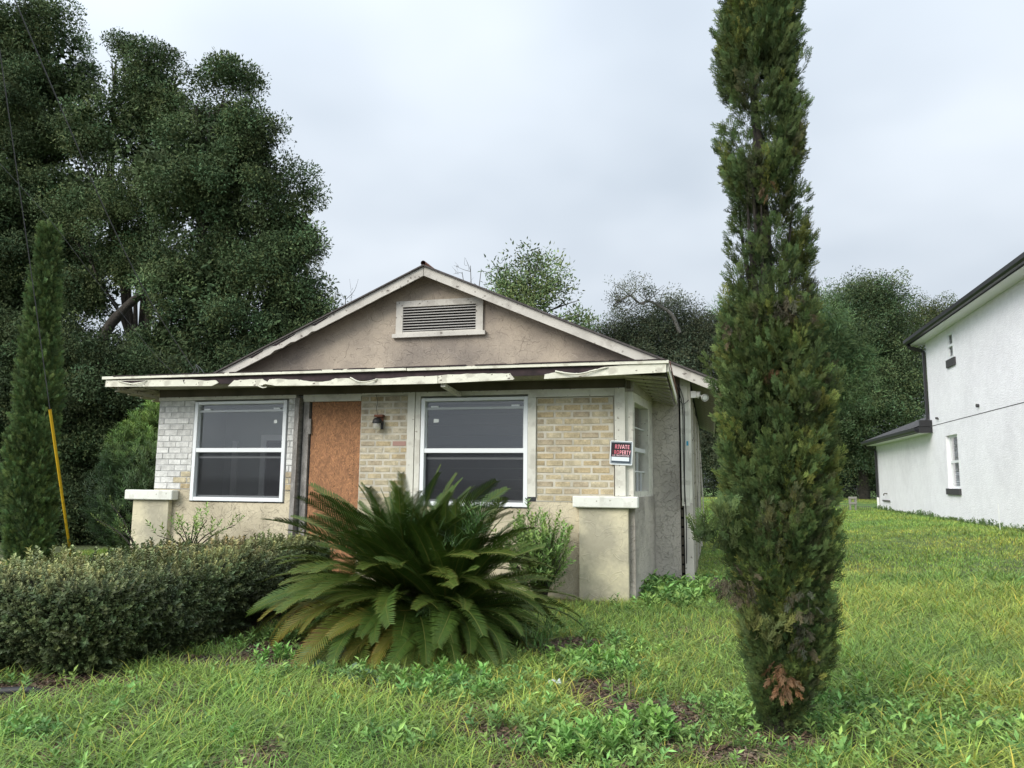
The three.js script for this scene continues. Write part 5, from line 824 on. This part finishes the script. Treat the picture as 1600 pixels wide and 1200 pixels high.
  for (const [px, py, n, w, label] of [[905, 1165, 30, 0.42, 'leafy green weed clump at the bottom edge below the bare soil'], [1010, 1140, 16, 0.26, 'leafy weed clump beside the bare soil, nearest the tall cypress'], [925, 1040, 24, 0.38, 'leafy weed clump between the sago palm and the tall cypress'], [1060, 925, 26, 0.5, 'bright weeds heaped against the corner post'], [440, 1035, 12, 0.25, 'small leafy weeds at the left foot of the sago palm'], [700, 1075, 20, 0.4, 'low leafy weeds under the drooping sago fronds'], [1420, 1075, 18, 0.5, 'low leafy weeds in the grass right of the tall cypress']]) {
    const b = ony(px, py, 0.02), t = thing('weed_clump', label, 'weeds', [b.x, hGround(b.x, b.z), b.z]), it = [];
    for (let i = 0; i < n; i++) { const a = r() * 6.28, q = w * Math.sqrt(r()); it.push({ p: V(Math.cos(a) * q, -0.01, Math.sin(a) * q * 0.7), q: qFrom(V((r() - 0.5) * 0.7, 1, (r() - 0.5) * 0.7), r() * 6.28), s: (0.6 + r() * 0.5) * (1 - 0.3 * q / w), c: tint(r, [0.19, 0.36, 0.09], 0.1, 0.2) }); }
    scatter('foliage', [big], M.weed, it, t);
  }
  // round leaved vine at the left foot of the sago
  const vt = ony(505, 1010, 0.02), vine = thing('creeping_vine', 'blue green round leaved vine on bare soil below the sago fronds', 'vine', [vt.x, 0, vt.z]);
  const heart = (() => { const s = new THREE.Shape(); s.moveTo(0, 0); s.bezierCurveTo(0.03, -0.02, 0.055, 0.01, 0.045, 0.04); s.bezierCurveTo(0.035, 0.065, 0.012, 0.075, 0, 0.085); s.bezierCurveTo(-0.012, 0.075, -0.035, 0.065, -0.045, 0.04); s.bezierCurveTo(-0.055, 0.01, -0.03, -0.02, 0, 0); const g = new THREE.ShapeGeometry(s, 4), p = g.attributes.position; for (let i = 0; i < p.count; i++) p.setZ(i, -Math.abs(p.getX(i)) * 0.35 + p.getY(i) * p.getY(i) * 1.5); g.computeVertexNormals(); return g; })();
  const vm = phys({ color: new THREE.Color(0.075, 0.14, 0.06), roughness: 0.55, transmission: 0.2, thickness: 0 }), run = [];
  for (const [px, py, h] of [[470, 1035, 0.06], [485, 1022, 0.1], [505, 1010, 0.12], [528, 998, 0.16], [545, 992, 0.2], [560, 1000, 0.14], [498, 1040, 0.06], [548, 1048, 0.08], [560, 1058, 0.08], [575, 1052, 0.1], [590, 1058, 0.08], [540, 1015, 0.12], [515, 1028, 0.09], [480, 1012, 0.16]]) { const p = ony(px, py, h); run.push(V(p.x - vt.x, h * 0.7, p.z - vt.z)); const l = mesh('leaf', heart, vm, vine); l.position.set(p.x - vt.x, h, p.z - vt.z); l.rotation.set(-0.9 + (r() - 0.5) * 0.9, (r() - 0.5) * 1.2, r() * 6.28); l.scale.setScalar(0.8 + r() * 0.5); }
  mesh('stem', [tube(run.slice(0, 6), 0.003, 0.002, 5), tube(run.slice(6, 12), 0.003, 0.002, 5)], std({ color: new THREE.Color(0.1, 0.12, 0.05) }), vine);
  // grass seedlings grown up through the sago
  const gs = []; for (const [px, py, D] of [[735, 780, 7.2], [720, 800, 7.2], [745, 800, 7.1], [650, 800, 7.3], [835, 975, 7.0], [850, 960, 7.1], [700, 820, 7.1], [790, 1010, 6.9], [680, 930, 6.9]]) for (let i = 0; i < 3; i++) { const p = at(px + (r() - 0.5) * 24, py + (r() - 0.5) * 20, D); p.y -= 0.15; gs.push({ p, q: qFrom(V((r() - 0.5) * 0.5, 1, (r() - 0.5) * 0.5), r() * 6.28), s: 1.2 + r() * 0.7, c: tint(r, [0.10, 0.20, 0.05], 0.1, 0.2) }); }
  const gt = thing('grass_tuft', 'light green grass blades growing up through the sago fronds', 'grass', [0, 0, 0]); scatter('blades', [TALL[0]], M.grass, gs, gt);
}

// ---------------------------------------------------------------- wires, guy, small things
{
  const A = V(-12.0, 0.02, -12.3);
  const g = at(78, 640, 13.4), up = at(50, 435, 12.4), top = at(-6, 40, 10.4);
  const guy = thing('guy_wire', 'yellow guarded utility guy wire leaning beside the left cypress', 'guy wire', A.toArray()), rel = (v) => v.clone().sub(A);
  mesh('wire', tube([rel(A), rel(g), rel(up), rel(top)], 0.007, 0.007, 5), M.wire, guy);
  const d = rel(g).multiplyScalar(1), gb = d.clone().multiplyScalar(0.05);
  mesh('guard', tube([gb, gb.clone().lerp(d, 0.5), d], 0.024, 0.024, 10), M.yellow, guy);
  mesh('anchor', [new THREE.CylinderGeometry(0.05, 0.07, 0.3, 10).translate(0, 0.1, 0)], M.cableBlack, guy);
  const r = mulberry(15), it = []; for (let i = 0; i < 80; i++) { const f = 0.04 + r() * r() * 0.6; it.push({ p: d.clone().multiplyScalar(f).add(sph(r).multiplyScalar(0.04)), q: qFrom(sph(r).add(V(0, 0.4, 0)), r() * 6.28), s: 0.5 + r() * 0.5, c: tint(r, [0.09, 0.14, 0.04], 0.1, 0.2) }); }
  scatter('climbing_vine', [sprig(r, 0.12, 9, 0.04, 0.018, 1.2)], M.weed, it, guy);
  const wire = (name, label, pts, rad) => tag(mesh(name, tube(pts, rad, rad, 6), M.wire), label, 'cable');
  const at1 = V(-7.75, 3.27, F - 0.05);
  wire('service_cable', 'twisted service cable dropping from upper left to the porch roof', [at(18, -12, 7.2), at(100, 180, 8.0), at(165, 330, 8.9), at(230, 462, 9.9), at1], 0.006);
  wire('phone_cable', 'thin phone cable reaching the porch roof below the service cable', [at(-10, 245, 8.0), at(75, 340, 8.7), at(150, 438, 9.6), at(230, 540, 10.4), V(-8.15, 3.27, F - 0.05)], 0.0032);
  const mast = thing('cable_bracket', 'small wire clamp on the porch roof edge where cables land', 'bracket', at1.toArray());
  mesh('hook', [tube([V(0, -0.02, 0), V(0.03, 0.06, 0.0), V(-0.02, 0.14, 0.01)], 0.006, 0.005, 5), tube([V(-0.16, -0.01, 0), V(-0.06, 0.03, 0), V(-0.01, 0.12, 0)], 0.005, 0.004, 5), tube([V(0.14, 0, 0), V(0.05, 0.1, 0), V(-0.02, 0.15, 0)], 0.004, 0.004, 5)], M.wire, mast);
}
{
  const p = ony(1563, 829, 0.6), s = thing('marker_stake', 'thin white stake standing in the lawn before the white house', 'stake', [p.x, hGround(p.x, p.z), p.z]);
  mesh('pole', tube([V(0, -0.1, 0), V(-0.005, 0.35, 0), V(-0.01, 0.62, 0)], 0.011, 0.01, 7), M.white, s);
  const b = ony(30, 1083, 0.02), k = thing('black_pipe', 'piece of black pipe lying on soil at the left bottom edge', 'pipe', [b.x, 0, b.z]);
  mesh('pipe', tube([V(-0.35, 0.0, 0.08), V(-0.1, 0.03, 0.02), V(0.08, 0.03, -0.04), V(0.16, -0.01, -0.1)], 0.032, 0.032, 12), M.cableBlack, k);
  const c = ony(868, 1076, 0.02), w = thing('plastic_scrap', 'crumpled scrap of clear plastic on soil right of the sago palm', 'litter', [c.x, 0.02, c.z]);
  const pg = new THREE.PlaneGeometry(0.10, 0.07, 9, 7).rotateX(-Math.PI / 2), pp = pg.attributes.position; for (let i = 0; i < pp.count; i++) pp.setY(i, 0.02 + 0.06 * noise3(pp.getX(i) * 40, 1, pp.getZ(i) * 40)); pg.computeVertexNormals(); mesh('film', pg, phys({ color: new THREE.Color(0.75, 0.8, 0.8), roughness: 0.25, transmission: 0.4, thickness: 0 }), w);
}
{ // far lawn: drive, fence, small concrete ornament
  const drv = new THREE.Shape([[8.4, 40.3], [15.5, 39.0], [16.5, 42.5], [9.6, 44.2]].map((q) => new THREE.Vector2(...q)));
  const dg = new THREE.ShapeGeometry(drv, 1).rotateX(-Math.PI / 2); dg.translate(0, 0.66, 0); const dm = mesh('driveway', metric(dg), std({ map: rep(blotch([0.60, 0.60, 0.60], [0.72, 0.71, 0.70], 2, 301), 3), roughness: 0.95 })); tag(dm, 'pale concrete drive crossing behind the white house', null, null, 'structure');
  const fz = at(1340, 774, 60), fence = thing('chain_link_fence', 'low chain link fence far behind the lawn at right', 'fence', [fz.x, 0.55, fz.z]);
  mesh('top_rail', tube([V(-16, 1.0, 0), V(0, 1.0, 0), V(18, 1.0, 0)], 0.03, 0.03, 6), M.barkGrey, fence);
  for (let x = -15; x < 18; x += 3) mesh('post', new THREE.CylinderGeometry(0.035, 0.035, 1.1, 8).translate(x, 0.45, 0), M.barkGrey, fence);
  const wires = []; for (let x = -16; x < 17.4; x += 0.16) for (const s of [1, -1]) wires.push(beam(V(x, s > 0 ? 0.02 : 0.98, 0), V(x + 0.9, s > 0 ? 0.98 : 0.02, 0), 0.006, 0.006)); mesh('wire_mesh', wires, M.barkGrey, fence);
  const o = ony(1333, 797, 0.62), or = thing('concrete_ornament', 'small pale stone garden ornament on the far lawn', 'ornament', [o.x, hGround(o.x, o.z), o.z]), st = std({ color: new THREE.Color(0.24, 0.23, 0.2), roughness: 0.9 });
  mesh('legs', [rbox(-0.13, -0.07, 0, 0.26, -0.06, 0.06, 0.015), rbox(0.07, 0.13, 0, 0.26, -0.06, 0.06, 0.015)], st, or);
  mesh('body', [rbox(-0.15, 0.15, 0.25, 0.34, -0.08, 0.08, 0.02), rbox(-0.15, -0.06, 0.335, 0.46, -0.07, 0.07, 0.02), rbox(0.06, 0.15, 0.335, 0.46, -0.07, 0.07, 0.02), rbox(-0.16, 0.16, 0.455, 0.56, -0.08, 0.08, 0.03)], st, or);
  for (const [dx, sc] of [[-0.42, 1], [0.4, 0.9]]) { const g = thing('garden_edging', dx < 0 ? 'low grey wire edging left of the pale garden ornament' : 'low grey wire edging right of the pale garden ornament', 'edging', [o.x + dx, hGround(o.x, o.z), o.z]); const q = []; for (let i = -3; i <= 3; i++) q.push(tube([V(i * 0.07 - 0.035, 0, 0), V(i * 0.07 - 0.02, 0.2 * sc, 0), V(i * 0.07 + 0.02, 0.2 * sc, 0), V(i * 0.07 + 0.035, 0, 0)], 0.008, 0.008, 5)); mesh('hoops', q, M.barkGrey, g); }
}
renderer.render(scene, camera);
